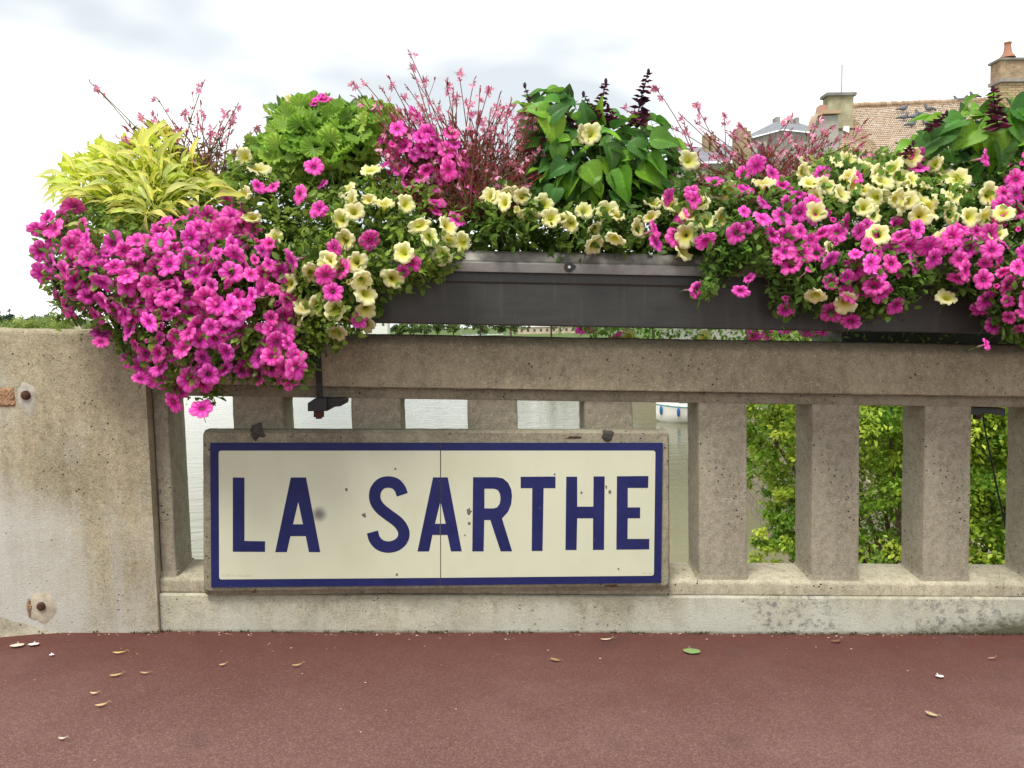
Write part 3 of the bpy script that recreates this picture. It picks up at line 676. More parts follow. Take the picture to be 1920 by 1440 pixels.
def foliage(parent, P, dens, size=.020, T=.17, base=(.08, .155, .03), tip=(.22, .35, .06), ymax=None, w=95, extra=.16, name='foliage'):
    A = np.array(P, float); area = abs(np.sum(A[:, 0]*np.roll(A[:, 1], -1)-np.roll(A[:, 0], -1)*A[:, 1]))/2
    n = int(area*dens*2.3/100); X, Y = sample_poly(P, n)
    # gather into sprigs
    ns = max(4, n//8); sx, sy = sample_poly(P, ns); fy = front_y(P, sx, sy, T, w)
    back = np.where(sy > 470+.02*(sx-900), -.150, .24); u = rng.random(ns)**1.7
    sd_ = fy+u*np.maximum(.015, back-fy); SP = atv(sx, sy, sd_)
    k = np.repeat(np.arange(ns), 9)[:n]; n = len(k)
    axis = np.stack([rng.normal(0, .6, ns), -rng.uniform(.1, 1.2, ns), rng.normal(.15, .6, ns)], 1); axis /= np.linalg.norm(axis, axis=1, keepdims=True)
    off = rng.normal(0, .011, (n, 3))+axis[k]*rng.uniform(-.03, .02, (n, 1))
    PP = SP[k]+off; D = axis[k]*.7+rng.normal(0, .65, (n, 3)); D[:, 2] += .1
    col = green(ns, base, tip)[k]*rng.uniform(.85, 1.15, (n, 1))
    me = leaf_cloud(name, PP, D, size*1.32*rng.uniform(.55, 1.3, n), col, M_leaf)
    o = link(name, me, parent); o['kind'] = 'stuff'
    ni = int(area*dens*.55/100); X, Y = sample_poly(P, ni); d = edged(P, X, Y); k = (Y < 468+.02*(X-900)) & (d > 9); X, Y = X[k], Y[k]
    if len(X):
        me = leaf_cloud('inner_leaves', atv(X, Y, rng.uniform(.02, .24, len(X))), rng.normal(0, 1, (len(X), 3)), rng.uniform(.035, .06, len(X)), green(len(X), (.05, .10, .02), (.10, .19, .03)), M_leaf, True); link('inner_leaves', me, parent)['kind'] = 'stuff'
    # stems
    m = MB(); 
    for i in range(0, ns, 3):
        p = SP[i]; q = p+axis[i]*-.07+np.array([0, .02, -.0]); m.tube([p, (p+q)/2+rng.normal(0, .006, 3), q], .0015, 3, (.16, .22, .07), cap=False)
    so_ = link('stem_mass', m.mesh('stem_mass', M_leaf), parent); so_['kind'] = 'stuff'
    return o
def flowers_at(parent, kind, pts, P, size=.0365, T=.17, dy=-.026, w=95, jit=.02):
    for (x, y) in pts:
        f = float(front_y(P, np.array([x]), np.array([y]), T, w)[0]) if P is not None else -.2
        pos = at(x, y, f+dy+random.uniform(-jit, jit)); nrm = out_normal(P, x, y)
        if y < 360: nrm = nrm+np.array([0, 0, .35])
        s = size*random.choice((.68, .8, .9, 1, 1, 1.06, 1.12) if kind == 'magenta' else (.88, .96, 1, 1, 1.06, 1.12)); me = random.choice(FM[kind])
        if random.random() < .07:
            o = put('flower_bud', me, parent, pos+np.array([0, .01, 0]), nrm, s); o.matrix_basis = o.matrix_basis @ Matrix.Diagonal((.34, .30, .9, 1))
        else:
            o = put('flower', me, parent, pos+np.array([0, random.choice((0, 0, .012, .03)), 0]), nrm, s)
            if random.random() < .25: o.matrix_basis = o.matrix_basis @ Matrix.Diagonal((1, random.uniform(.55, .8), 1.15, 1))
random.seed(21)
# outlines in the photograph's pixels -----------------------------------
LM = [(150, 380), (120, 395), (78, 430), (75, 500), (90, 545), (112, 600), (165, 600), (215, 640), (258, 690), (300, 722), (335, 745), (400, 742), (430, 708), (500, 720), (565, 722), (590, 690), (600, 650), (560, 600), (560, 540), (545, 480), (500, 440), (470, 400), (440, 372), (390, 365), (330, 390), (250, 385), (190, 370)]
LMF = [(140, 385), (110, 380), (80, 400), (70, 440), (72, 495), (88, 540), (110, 592), (150, 590), (190, 620), (240, 672), (258, 705), (300, 715), (330, 742), (395, 712), (420, 690), (500, 712), (565, 715), (560, 660), (530, 600), (555, 560), (540, 500), (480, 455), (470, 385), (420, 365), (380, 385), (290, 415), (255, 430), (180, 455), (150, 430)]
lp = empty('magenta_petunia', tuple(at(330, 560, -.1)), 'dense magenta petunia cascading over the left end of the box and the pier', 'petunia')
foliage(lp, LM, 2.6, .021)
pts = poisson(LMF, 21.5, 9000); random.shuffle(pts)
hole = [[(120, 600), (200, 600), (230, 660), (170, 640)], [(430, 620), (480, 620), (480, 690), (440, 680)], [(170, 420), (240, 420), (250, 450), (170, 445)]]
pts = [p for p in pts if random.random() < .97 and not any(inpoly(h, np.array([p[0]]), np.array([p[1]]))[0] for h in hole)]
pts += [(378, 764), (190, 640), (184, 622), (319, 757), (265, 708)]
flowers_at(lp, 'magenta', pts[:300], LM)
# middle left: mixed yellow over green
MP = [(430, 300), (470, 300), (540, 320), (600, 340), (690, 310), (760, 330), (820, 360), (880, 440), (870, 480), (800, 530), (770, 540), (730, 550), (690, 600), (660, 640), (600, 660), (545, 640), (530, 560), (520, 500), (440, 430), (420, 360)]
yp = empty('yellow_petunia', tuple(at(660, 470, -.1)), 'pale yellow petunia spilling down diagonally at the left end of the bare steel front', 'petunia')
foliage(yp, MP, 2.9, .021, base=(.09, .17, .03), tip=(.25, .38, .06))
Y1 = [(458, 295), (484, 314), (454, 365), (443, 406), (470, 406), (508, 444), (695, 317), (646, 352), (688, 373), (720, 379), (762, 382), (663, 395), (636, 411), (644, 449), (806, 441), (839, 420), (844, 449), (866, 455), (755, 474), (828, 476), (625, 485), (787, 422), (655, 376), (542, 531), (580, 512), (612, 490), (667, 490), (653, 528), (680, 528), (686, 547), (737, 523), (591, 572), (566, 572), (629, 582), (556, 588), (553, 623), (631, 626), (686, 582), (683, 607), (759, 477)]
flowers_at(yp, 'yellow', Y1, MP, .038)
mp2 = empty('magenta_petunia', tuple(at(700, 450, 0)), 'scattered magenta petunia threaded through the yellow one left of the bare steel front', 'petunia')
M1 = [(560, 365), (695, 449), (587, 311), (599, 390), (640, 504), (610, 517), (623, 545), (626, 466), (694, 450), (756, 509), (770, 493), (545, 490), (502, 455), (510, 350), (480, 345), (604, 345), (817, 376), (858, 411), (672, 600), (592, 395)]
flowers_at(mp2, 'magenta', M1, MP, .035)
# magenta behind, among the gaura
GP = [(710, 200), (800, 200), (880, 240), (900, 300), (890, 380), (840, 400), (770, 350), (720, 310), (700, 250)]
gm = empty('magenta_petunia', tuple(at(800, 300, 0)), 'pink and magenta petunia behind the yellow blooms, among the thin red stems', 'petunia')
foliage(gm, [(720, 300), (780, 270), (860, 290), (890, 340), (880, 395), (800, 380), (740, 345)], 1.6, .02, T=.08, base=(.10, .12, .035), tip=(.22, .28, .07))
flowers_at(gm, 'magenta', [(725, 303), (757, 271), (749, 311), (760, 322), (793, 276), (774, 243), (776, 290), (820, 281), (839, 281), (847, 249), (868, 322), (863, 365), (890, 352), (798, 333), (779, 211), (817, 257), (741, 257), (830, 300), (805, 250), (735, 285), (715, 258), (818, 395), (730, 322), (745, 240), (770, 290), (790, 255), (808, 270), (800, 318), (828, 330), (852, 268), (870, 295), (765, 345), (812, 345), (842, 318), (790, 330), (735, 270), (880, 330)], GP, .034, T=.06, dy=-.03)
# centre row
CP = [(870, 400), (905, 350), (960, 340), (1010, 360), (1080, 370), (1180, 375), (1260, 370), (1340, 350), (1380, 380), (1400, 450), (1380, 480), (1330, 475), (1290, 470), (1200, 462), (1100, 466), (1000, 460), (940, 462), (890, 455)]
cp = empty('yellow_petunia', tuple(at(1080, 430, -.05)), 'row of pale yellow petunia blooms along the rim, in front of the big green leaves', 'petunia')
foliage(cp, CP, 3.2, .023, T=.08, base=(.06, .125, .022), tip=(.17, .29, .045), w=60)
Y2 = [(915, 368), (921, 368), (945, 379), (964, 349), (994, 360), (969, 392), (992, 406), (1021, 382), (1033, 409), (1056, 406), (1070, 417), (1097, 390), (1140, 395), (1159, 401), (1118, 430), (1152, 449), (1116, 460), (1224, 379), (1259, 379), (1200, 409), (1219, 406), (1197, 428), (1294, 401), (1313, 379), (1335, 360), (1362, 360), (1370, 371), (1327, 411), (1357, 409), (1286, 441), (1281, 471), (1292, 300), (1349, 371), (1110, 246), (1094, 252), (980, 368), (950, 365)]
flowers_at(cp, 'yellow', Y2, CP, .038, T=.08, w=60)
n = 7500; X = rng.uniform(-1.15, 2.6, n); Yd = rng.uniform(-.10, .22, n); Z = 1.365-S*X+rng.random(n)**1.5*.10-.012
o = link('low_foliage', leaf_cloud('low_foliage', np.stack([X, Yd, Z], 1), rng.normal(0, 1, (n, 3))+np.array([0, -.2, .2]), rng.uniform(.022, .045, n), green(n, (.07, .14, .025), (.15, .26, .045)), M_leaf), cp); o['kind'] = 'stuff'
# right
RP = [(1270, 330), (1340, 330), (1430, 320), (1500, 330), (1560, 290), (1640, 300), (1730, 300), (1780, 330), (1830, 350), (1870, 300), (1930, 270), (2050, 270), (2300, 270), (2300, 600), (2050, 640), (1960, 650), (1880, 640), (1860, 600), (1830, 560), (1740, 530), (1690, 580), (1600, 600), (1540, 590), (1460, 590), (1440, 520), (1390, 500), (1360, 510), (1330, 570), (1310, 560), (1310, 480), (1270, 450)]
rp_ = empty('magenta_petunia', tuple(at(1600, 480, -.1)), 'wide magenta petunia hanging over the steel front on the right side', 'petunia')
foliage(rp_, RP, 3.0, .022, base=(.075, .145, .028), tip=(.21, .34, .06))
RM = [(1380, 400), (1440, 370), (1500, 360), (1560, 400), (1640, 420), (1720, 410), (1790, 430), (1850, 420), (1890, 350), (1930, 280), (2050, 290), (2050, 600), (1960, 640), (1900, 620), (1880, 570), (1820, 545), (1740, 500), (1660, 520), (1690, 545), (1600, 560), (1500, 500), (1450, 490), (1400, 450)]
pts = poisson(RM, 24, 6000); random.shuffle(pts); print('RM', len(pts)); pts = [p for p in pts if random.random() < .92][:245]
pts += [(1235, 452), (1324, 452), (1384, 436), (1256, 368), (1297, 360), (1302, 373), (1278, 406), (1229, 428), (1267, 444), (1340, 338), (1308, 543), (1405, 520), (1475, 582), (1475, 558), (1560, 586), (1680, 574), (1652, 550), (1640, 535), (1850, 645), (1850, 580), (1870, 610), (1400, 350), (1430, 340), (1420, 310), (1450, 325), (1470, 345), (1395, 325), (1725, 292), (1727, 312), (1849, 296), (1905, 300), (1904, 335), (1545, 322), (1613, 330), (1595, 600), (1388, 545)]
flowers_at(rp_, 'magenta', pts, RP, .036)
yr = empty('yellow_petunia', tuple(at(1650, 350, 0)), 'bright mound of pale yellow petunia on top at the right, below the tiled roof', 'petunia')
Y3 = [(1430, 340), (1568, 302), (1590, 326), (1630, 307), (1649, 326), (1633, 351), (1579, 361), (1530, 397), (1622, 386), (1682, 372), (1701, 375), (1733, 370), (1741, 397), (1711, 334), (1752, 307), (1771, 342), (1790, 342), (1804, 367), (1860, 364), (1882, 399), (1516, 313), (1655, 337), (1508, 321), (1671, 315), (1695, 329), (1717, 356), (1763, 321), (1787, 367), (1568, 469), (1650, 437), (1779, 445), (1874, 434), (1530, 556), (1590, 567), (1776, 556), (1698, 383), (1665, 365), (1640, 370), (1610, 345), (1735, 345), (1690, 350)]
YP_ = [(1490, 310), (1560, 285), (1640, 290), (1740, 290), (1790, 320), (1880, 350), (1890, 410), (1760, 410), (1640, 400), (1560, 380), (1500, 340)]
Y3 += [p for p in poisson(YP_, 29, 3000) if all((p[0]-a)**2+(p[1]-b)**2 > 15**2 for a, b in Y3)]
foliage(yr, YP_, 2.6, .021, T=.12, base=(.12, .20, .04), tip=(.32, .42, .09))
flowers_at(yr, 'yellow', Y3, RP, .039)
# river-side petunias seen through the gap
op = empty('trailing_petunia', tuple(at(1350, 620, .45)), 'magenta and yellow petunia trailing on the river side, seen through the slot above the rail', 'petunia')
def outer():
    n = 5200; x = rng.uniform(.32, 1.95, n); y = rng.uniform(.33, .72, n); z = 1.28-S*x-rng.random(n)**1.1*.34*np.clip((x-.2)/.4, .3, 1)
    P = np.stack([x, y, z], 1); D = rng.normal(0, 1, (n, 3)); link('foliage', leaf_cloud('foliage', P, D, .024*rng.uniform(.7, 1.3, n), green(n), M_leaf), op)['kind'] = 'stuff'
    for i in range(34):
        x = random.uniform(.35, 1.75); k = 'yellow' if x < .95 and random.random() < .7 else 'magenta'
        put('flower', random.choice(FM[k]), op, (x, random.uniform(.38, .5), 1.10-S*x+random.uniform(-.1, .06)), (random.gauss(0, .4), -1, random.gauss(0, .3)), .034)
outer()

# ------------------------------------------------------------------ leaf meshes of the larger plants
def big_leaf(kind, seed):
    r_ = random.Random(seed); m = MB(); co = kind == 'coleus'; nu, nv = (5, 24) if co else (3, 10); V = []; C = []
    base = {'coleus': [(.11, .27, .035), (.075, .20, .035), (.16, .35, .035), (.09, .235, .033), (.22, .42, .035), (.065, .175, .035)][seed % 6], 'lime': [(.74, .77, .20), (.66, .73, .18), (.80, .80, .28), (.70, .75, .30), (.76, .73, .16)][seed % 5]}[kind]
    droop = r_.uniform(.25, .6); fold = r_.uniform(.15, .5) if co else r_.uniform(.4, 1.1); tw = r_.uniform(-.25, .25)
    for j in range(nv+1):
        t = j/nv
        if co: wd = .47*math.sin(PI*min(1, t*1.02)**.56)**.9*(1-t*.25)+.006
        else: wd = .125*math.sin(PI*t**.85)**1.2+.004
        ser = .022*(j % 2) if co and 0 < j < nv else 0
        for i in range(-nu, nu+1):
            s_ = i/nu; a = abs(s_); x = s_*(wd+ser*a); y = t+(-.16*a**1.5*(1-t)**2 if co else 0)
            ph = 7*(t-.32*a); rid = math.cos(2*PI*ph)
            z = fold*a*wd*1.3-droop*t*t+tw*x*t+(.016*rid*a*(1-a)*4 if co else .012*math.sin(9*t+seed))+(.02*math.sin(9*t+seed*2+s_*2)*a)
            V.append((x, y, z)); vein = 1.45 if i == 0 else 1+.22*max(0, -rid)**3 if co else 1.0
            k = 1+.10*math.sin(seed*3+t*5)-(.10 if a > .9 and co else 0)+.08*r_.uniform(-1, 1)
            C.append(tuple(b*vein*k for b in base))
    w = 2*nu+1; F = [(j*w+i, j*w+i+1, (j+1)*w+i+1, (j+1)*w+i) for j in range(nv) for i in range(w-1)]
    m.add(V, F, C); m.tube([(0, 0, 0), (0, -.25, -.06), (0, -.5, -.2)], .014, 4, tuple(b*1.1 for b in base))
    return m.mesh('leaf_'+kind, M_gloss if co else M_leaf, 80)
def geranium_leaf(seed):
    r_ = random.Random(seed); m = MB(); n = 50; V = [(0, 0, -.05)]; C = [(.30, .50, .10)]; b = [(.33, .53, .08), (.27, .47, .07), (.40, .58, .10), (.22, .40, .055), (.34, .52, .10)][seed % 5]; cup = r_.uniform(.1, .5)
    for k, rr in enumerate((.25, .5, .75, .92, 1)):
        for i in range(n):
            a = -PI*.80+2*PI*.80*i/(n-1); lobe = abs(math.sin(a*3.6+PI/2)); R = rr*(1-.17*(1-lobe)**2*rr**2)*(1-.055*(i % 2)*(k == 4))*.5
            V.append((R*math.sin(a), R*math.cos(a)+.05, cup*rr**2*.45+.07*rr*math.cos(a*14.4)*(.4+.6*rr)+.07*math.sin(2*a+seed)*rr**2))
            f = (.82+.30*rr)*(1+.16*math.cos(a*14.4)); C.append(tuple(q*f for q in b))
    F = [(0, 1+i, 2+i) for i in range(n-1)]+[(1+k*n+i, 1+(k+1)*n+i, 2+(k+1)*n+i, 2+k*n+i) for k in range(4) for i in range(n-1)]
    m.add(V, F, C); m.tube([(0, 0, -.05), (.05, 0, -.4), (.0, -.1, -.9)], .02, 4, (.28, .42, .12)); return m.mesh('leaf_geranium', M_leaf, 80)
LMESH = {'coleus': [big_leaf('coleus', i) for i in range(12)], 'lime': [big_leaf('lime', i) for i in range(10)], 'geranium': [geranium_leaf(i) for i in range(8)]}
def put_leaf(kind, parent, P, D, N, size):
    """leaf with its length along D and its upper face towards N"""
    o = bpy.data.objects.new('leaf', random.choice(LMESH[kind])); COL.objects.link(o); o.parent = parent
    d = Vector(D).normalized(); n = Vector(N); x = d.cross(n).normalized(); z = x.cross(d).normalized()
    R = Matrix((x, d, z)).transposed().to_4x4(); o.matrix_basis = Matrix.Translation(Vector(P)-parent.location) @ R @ Matrix.Diagonal((size*random.uniform(.85, 1.1), size, size, 1)); return o
random.seed(33)
# lime-leaved plant
lm = empty('lime_leaf_plant', tuple(at(290, 400, 0)), 'lime yellow plant with long pointed leaves on top of the left end of the box', 'plant')
LIME = [(90, 345), (130, 310), (165, 290), (190, 265), (240, 275), (290, 235), (325, 250), (330, 290), (370, 300), (400, 330), (440, 345), (430, 370), (390, 385), (350, 400), (330, 420), (240, 440), (200, 420), (150, 385), (100, 370)]
c0 = (275, 400)
for (x, y) in poisson(LIME, 12.5, 5000):
    dx, dy = x-c0[0], c0[1]-y; L_ = math.hypot(dx, dy)+1; D = np.array([dx/L_*1.1+random.gauss(0, .35), random.gauss(-.45, .5), max(-.2, dy/L_)*.75+random.gauss(0, .3)])
    f = float(front_y(LIME, np.array([x]), np.array([y]), .14, 80)[0])+random.uniform(0, .09)
    P = at(x-dx/L_*18, y+dy/L_*14, f); put_leaf('lime', lm, P, D, (random.gauss(0, .4), -.5, 1), random.uniform(.055, .095))
for (x, y, ax, az, s_) in ((135, 352, -1, .05, .105), (125, 330, -1, .25, .10), (400, 372, 1, .3, .12), (385, 350, 1, .15, .10), (268, 285, .35, 1, .12), (300, 300, .5, 1, .10), (205, 440, -1, .2, .10), (170, 430, -.9, .35, .09), (320, 285, .4, 1, .09), (210, 300, -.7, .8, .10), (140, 320, -.4, 1, .08), (360, 300, .2, 1, .08), (240, 450, -.2, -1, .08), (300, 440, .3, -1, .08)):
    put_leaf('lime', lm, at(x, y, -.2), (ax, -.15, az), (.1, -.7, 1), s_)
m = MB()
for k in range(30):
    b = at(random.uniform(230, 330), 440, -.02); e = at(random.uniform(130, 410), random.uniform(300, 400), random.uniform(-.15, .05)); m.tube([b, (b+e)/2+np.array([0, -.02, .02]), e], .0025, 4, (.4, .45, .08), cap=False)
so_ = link('stem_mass', m.mesh('stem_mass', M_leaf), lm); so_['kind'] = 'stuff'
n = 1500; X, Y = sample_poly(LIME, n); DD = front_y(LIME, X, Y, .1, 80)+.06+rng.uniform(0, .16, n); D = rng.normal(0, .7, (n, 3))+np.array([0, -.2, .5])
o = link('small_leaves', leaf_cloud('small_leaves', atv(X, Y, DD), D, rng.uniform(.03, .06, n)*.9, green(n, (.36, .44, .05), (.62, .66, .09)), M_leaf), lm); o['kind'] = 'stuff'
# geranium dome
ge = empty('geranium', tuple(at(600, 320, .05)), 'bushy scented geranium dome of scalloped bright green leaves left of centre', 'geranium')
GER = [(452, 300), (470, 268), (505, 250), (512, 215), (540, 190), (600, 188), (640, 200), (690, 195), (735, 215), (745, 245), (715, 275), (700, 310), (650, 350), (560, 345), (500, 315)]
for (x, y) in poisson(GER, 15, 5000):
    f = float(front_y(GER, np.array([x]), np.array([y]), .14, 90)[0])+.06+random.uniform(-.01, .07); P = at(x, y, f)
    N = (random.gauss((x-600)/160*.7, .35), random.gauss(-.75, .3), random.gauss(.75, .35)); D = (random.gauss((x-600)/120, .6), random.gauss(-.4, .3), random.gauss(-.1 if y > 250 else .55, .5))
    put_leaf('geranium', ge, P, D, N, random.uniform(.065, .098))
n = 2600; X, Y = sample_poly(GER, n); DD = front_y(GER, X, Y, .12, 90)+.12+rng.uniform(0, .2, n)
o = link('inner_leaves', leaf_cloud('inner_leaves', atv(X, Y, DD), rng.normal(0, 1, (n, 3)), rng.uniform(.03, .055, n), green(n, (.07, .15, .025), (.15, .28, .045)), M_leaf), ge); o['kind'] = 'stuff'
for (x, y) in ((584, 190), (592, 187), (601, 186), (612, 186), (597, 181), (606, 179), (619, 187), (589, 194)): put('flower', FM['magenta'][1], ge, at(x, y, -.02), (random.gauss(0, .5), -1, .7), .014)
for (x, y) in ((546, 186), (568, 188), (560, 192)): put('flower', FM['yellow'][1], ge, at(x, y, -.0), (random.gauss(0, .5), -.6, .7), .026)

# broad-leaved salvia / coleus plants with purple spikes
def whorl(parent, base, tip, n, size):
    m = MB(); b = np.array(base); t = np.array(tip); m.tube([b, (b+t)/2+rng.normal(0, .003, 3), t], [.0028, .0022, .0014], 5, (.06, .03, .04))
    for i in range(n):
        u = (i+.3)/n; c = b+(t-b)*u; s = size*(1.05-.65*u)
        for k in range(5):
            a = 2*PI*k/5+i*1.1+random.uniform(-.3, .3); d = np.array((math.cos(a), math.sin(a), random.uniform(-.5, .45))); sd2 = np.array((-math.sin(a), math.cos(a), 0))
            col = random.choice(((.17, .045, .095), (.24, .05, .12), (.12, .04, .08), (.28, .07, .14)))
            m.add([c, c+d*s*.5+sd2*s*.38+np.array((0, 0, s*.1)), c+d*s*1.05, c+d*s*.5-sd2*s*.38+np.array((0, 0, s*.1)), c+d*s*.5-np.array((0, 0, s*.16))], [(0, 1, 4), (1, 2, 4), (2, 3, 4), (3, 0, 4), (0, 3, 1), (1, 3, 2)], col)
    m.blob(t, (.006, .006, .011), 6, 5, (.06, .03, .045)); m.build('flower_spike', M_leaf, parent)
def coleus(name, label, P, centre, specials, gap, smin, smax, depth=.04):
    t = empty(name, tuple(at(centre[0], centre[1]+60, .05)), label, 'plant')
    for (x, y) in poisson(P, gap, 3000):
        dx, dy = x-centre[0], centre[1]-y; L_ = math.hypot(dx, dy)+1
        D = np.array([dx/L_+random.gauss(0, .3), -.35+random.gauss(0, .2), dy/L_*.45-.28+random.gauss(0, .33)]); 
        f = float(front_y(P, np.array([x]), np.array([y]), .10, 80)[0])+depth+random.uniform(-.02, .07)
        N = (random.gauss(dx/L_*.6, .5), random.uniform(-1.1, -.2), random.uniform(.4, 1.1))
        put_leaf('coleus', t, at(x, y-18, f), D, N, random.uniform(smin, smax))
    for (x, y, ax, az, s_) in specials: put_leaf('coleus', t, at(x, y, -.11), (ax, -.2, az), (random.gauss(0, .35), -1, random.uniform(.3, .9)), s_*.92)
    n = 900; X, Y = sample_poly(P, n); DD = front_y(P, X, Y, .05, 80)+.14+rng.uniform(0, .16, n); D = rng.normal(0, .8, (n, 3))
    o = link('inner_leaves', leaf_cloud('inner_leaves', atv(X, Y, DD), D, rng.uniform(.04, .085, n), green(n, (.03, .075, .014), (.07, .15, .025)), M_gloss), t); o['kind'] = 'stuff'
    m = MB()
    for k in range(16):
        b = at(centre[0]+random.uniform(-30, 30), 440, .05); e = at(*[float(q[0]) for q in sample_poly(P, 1)], 0.0); m.tube([b, (b+e)/2+np.array([0, -.02, .02]), e], .003, 4, (.13, .2, .06), cap=False)
    so_ = link('stem_mass', m.mesh('stem_mass', M_leaf), t); so_['kind'] = 'stuff'
    return t
CS = [(985, 200), (1030, 185), (1075, 195), (1090, 225), (1180, 228), (1240, 250), (1270, 290), (1262, 350), (1225, 385), (1180, 395), (1100, 385), (1040, 390), (990, 345), (1000, 300), (985, 250)]
cs = coleus('purple_spiked_salvia', 'broad green leaved plant with dark purple spikes in the middle of the box', CS, (1120, 300), ((1030, 225, .75, .75, .10), (1020, 215, -.9, .45, .09), (1028, 215, .35, -1, .13), (1045, 275, .1, -1, .075), (1040, 352, -.3, -.8, .085), (1165, 322, .1, -1, .12), (1100, 312, .6, -.9, .10), (1215, 300, .9, -.6, .10), (1060, 310, -.9, -.4, .09), (1200, 320, .9, -.45, .11), (1225, 262, 1, -.1, .10), (1140, 275, .3, -.9, .10), (1185, 270, .7, -.6, .10)), 17, .045, .080)
for (b, t_, n, s) in (((1192, 235), (1216, 134), 8, .028), ((1118, 228), (1136, 152), 7, .023), ((1120, 225), (1094, 176), 5, .016), ((1150, 235), (1140, 200), 4, .022), ((1196, 232), (1205, 205), 4, .026), ((1000, 220), (984, 160), 2, .014), ((1078, 240), (1058, 207), 2, .016)):
    whorl(cs, at(*b, -.02), at(*t_, -.02), n+2, s*1.6)
CS2 = [(1695, 292), (1715, 268), (1750, 243), (1800, 224), (1830, 216), (1905, 200), (1960, 206), (2060, 210), (2150, 260), (2150, 380), (1980, 390), (1880, 370), (1830, 350), (1800, 310), (1740, 290)]
cs2 = coleus('purple_spiked_salvia', 'broad green leaved plant with dark purple spikes at the far right under the brick chimney', CS2, (1880, 330), ((1770, 250, -1, -.5, .12), (1740, 272, -1, -.6, .11), (1800, 225, -.9, -.3, .12), (1830, 245, -.8, -.6, .11), (1860, 255, .1, -1, .13), (1905, 205, .8, -.2, .14), (1875, 270, .1, -1, .12), (1900, 225, .6, -.7, .14), (1775, 240, -.5, -.8, .12)), 17, .05, .088)
for (b, t_, n, s) in (((1872, 242), (1862, 166), 7, .032), ((1745, 240), (1775, 212), 4, .020), ((1697, 292), (1712, 268), 3, .020)):
    whorl(cs2, at(*b, -.16), at(*t_, -.16), n+1, s*1.45)

# gaura ----------------------------------------------------------------
def gaura_flower(seed):
    m = MB(); r_ = random.Random(seed)
    for k in range(4):
        a = (-.9+.6*k)+r_.uniform(-.15, .15); d = np.array((math.sin(a), math.cos(a), .15+r_.uniform(-.1, .2))); s = np.array((math.cos(a), -math.sin(a), 0)); c = random.choice(((.82, .35, .50), (.88, .50, .62), (.75, .24, .40)))
        m.add([(0, 0, 0), d*.5+s*.2, d*1.0, d*.5-s*.2, d*.55+np.array((0, 0, -.06))], [(0, 1, 4), (1, 2, 4), (2, 3, 4), (3, 0, 4)], c)
    for k in range(5):
        a = r_.uniform(-.6, .6)+PI; d = np.array((math.sin(a), math.cos(a), .5)); m.tube([(0, 0, 0), d*.4, d*.75], .018, 3, (.8, .45, .5), cap=False)
    m.blob((0, -.15, -.05), (.09, .16, .09), 5, 4, (.45, .06, .10)); return m.mesh('gaura_flower', M_petal)
GFM = [gaura_flower(i) for i in range(4)]
def gaura(label, root, rootw, tips, openf, stemcol, dep, extra, box, leafc=(.16, .13, .05)):
    t = empty('gaura', tuple(at(root[0], root[1], dep)), label, 'plant')
    alls = [(x, y, True) for x, y in tips]+[(random.uniform(box[0], box[2]), random.uniform(box[1], box[3]), False) for _ in range(extra)]
    for (x, y, main) in alls:
        m = MB(); b = at(root[0]+random.uniform(-rootw, rootw)*.6+(x-root[0])*.25, root[1]+random.uniform(-10, 15), dep+random.uniform(-.06, .06)); e = at(x, y, dep+random.uniform(-.07, .05))
        mid = b*.5+e*.5+np.array([(b[0]-e[0])*.14, 0, .01])+rng.normal(0, .008, 3); P = [((1-u)**2)*b+2*u*(1-u)*mid+u*u*e for u in np.linspace(0, 1, 8)]
        sc_ = tuple(c*random.uniform(.8, 1.2) for c in (stemcol if random.random() < .55 else (.24, .17, .085)))
        m.tube(P, [.0026-.0013*u for u in np.linspace(0, 1, 8)], 4, sc_, cap=False); d = P[-1]-P[-2]; d /= np.linalg.norm(d)
        bc = random.choice(((.50, .08, .12), (.62, .16, .22), (.42, .07, .09)))
        for k in range(random.randint(3, 6)):   # buds at the tip
            q = e-d*.005*k*1.3; o_ = rng.normal(0, .8, 3); o_ /= np.linalg.norm(o_); dd = d*.8+o_*.6; m.tube([q, q+dd*.007, q+dd*.013], [.0009, .0021, .0006], 4, bc, cap=False)
        for k in range(random.randint(0, 2)):   # side branch
            u = random.uniform(.45, .85); q = P[int(u*7)]; o_ = rng.normal(0, .7, 3); o_[2] = abs(o_[2])+.9; o_ /= np.linalg.norm(o_); q2 = q+o_*random.uniform(.03, .06); m.tube([q, (q+q2)/2+rng.normal(0, .002, 3), q2], .0010, 3, sc_, cap=False)
            for w in range(3): dd = o_+rng.normal(0, .45, 3); m.tube([q2, q2+dd*.006, q2+dd*.011], [.0008, .0020, .0006], 4, bc, cap=False)
        for k in range(random.randint(9, 18)):   # narrow leaves low on the stem
            q = P[random.randint(0, 4)]; dd = rng.normal(0, .7, 3)+np.array([0, 0, .5]); dd /= np.linalg.norm(dd); s_ = np.cross(dd, (0, 1, .2)); s_ /= np.linalg.norm(s_); L_ = random.uniform(.02, .04)
            lc = tuple(c*random.uniform(.7, 1.4) for c in (leafc if random.random() < .6 else stemcol)); m.add([q, q+dd*L_*.5+s_*.0032, q+dd*L_, q+dd*L_*.5-s_*.0032], [(0, 1, 2, 3)], lc)
        m.build('stem', M_leaf, t)
        nf = random.choice(openf) if main else random.choice(openf)//2
        for k in range(nf):
            q = e-d*random.uniform(.002, .045)+rng.normal(0, .006, 3); put('flower', random.choice(GFM), t, q, (random.gauss(0, .7), -1, random.gauss(0, .5)), random.uniform(.014, .022))
    return t
random.seed(5)
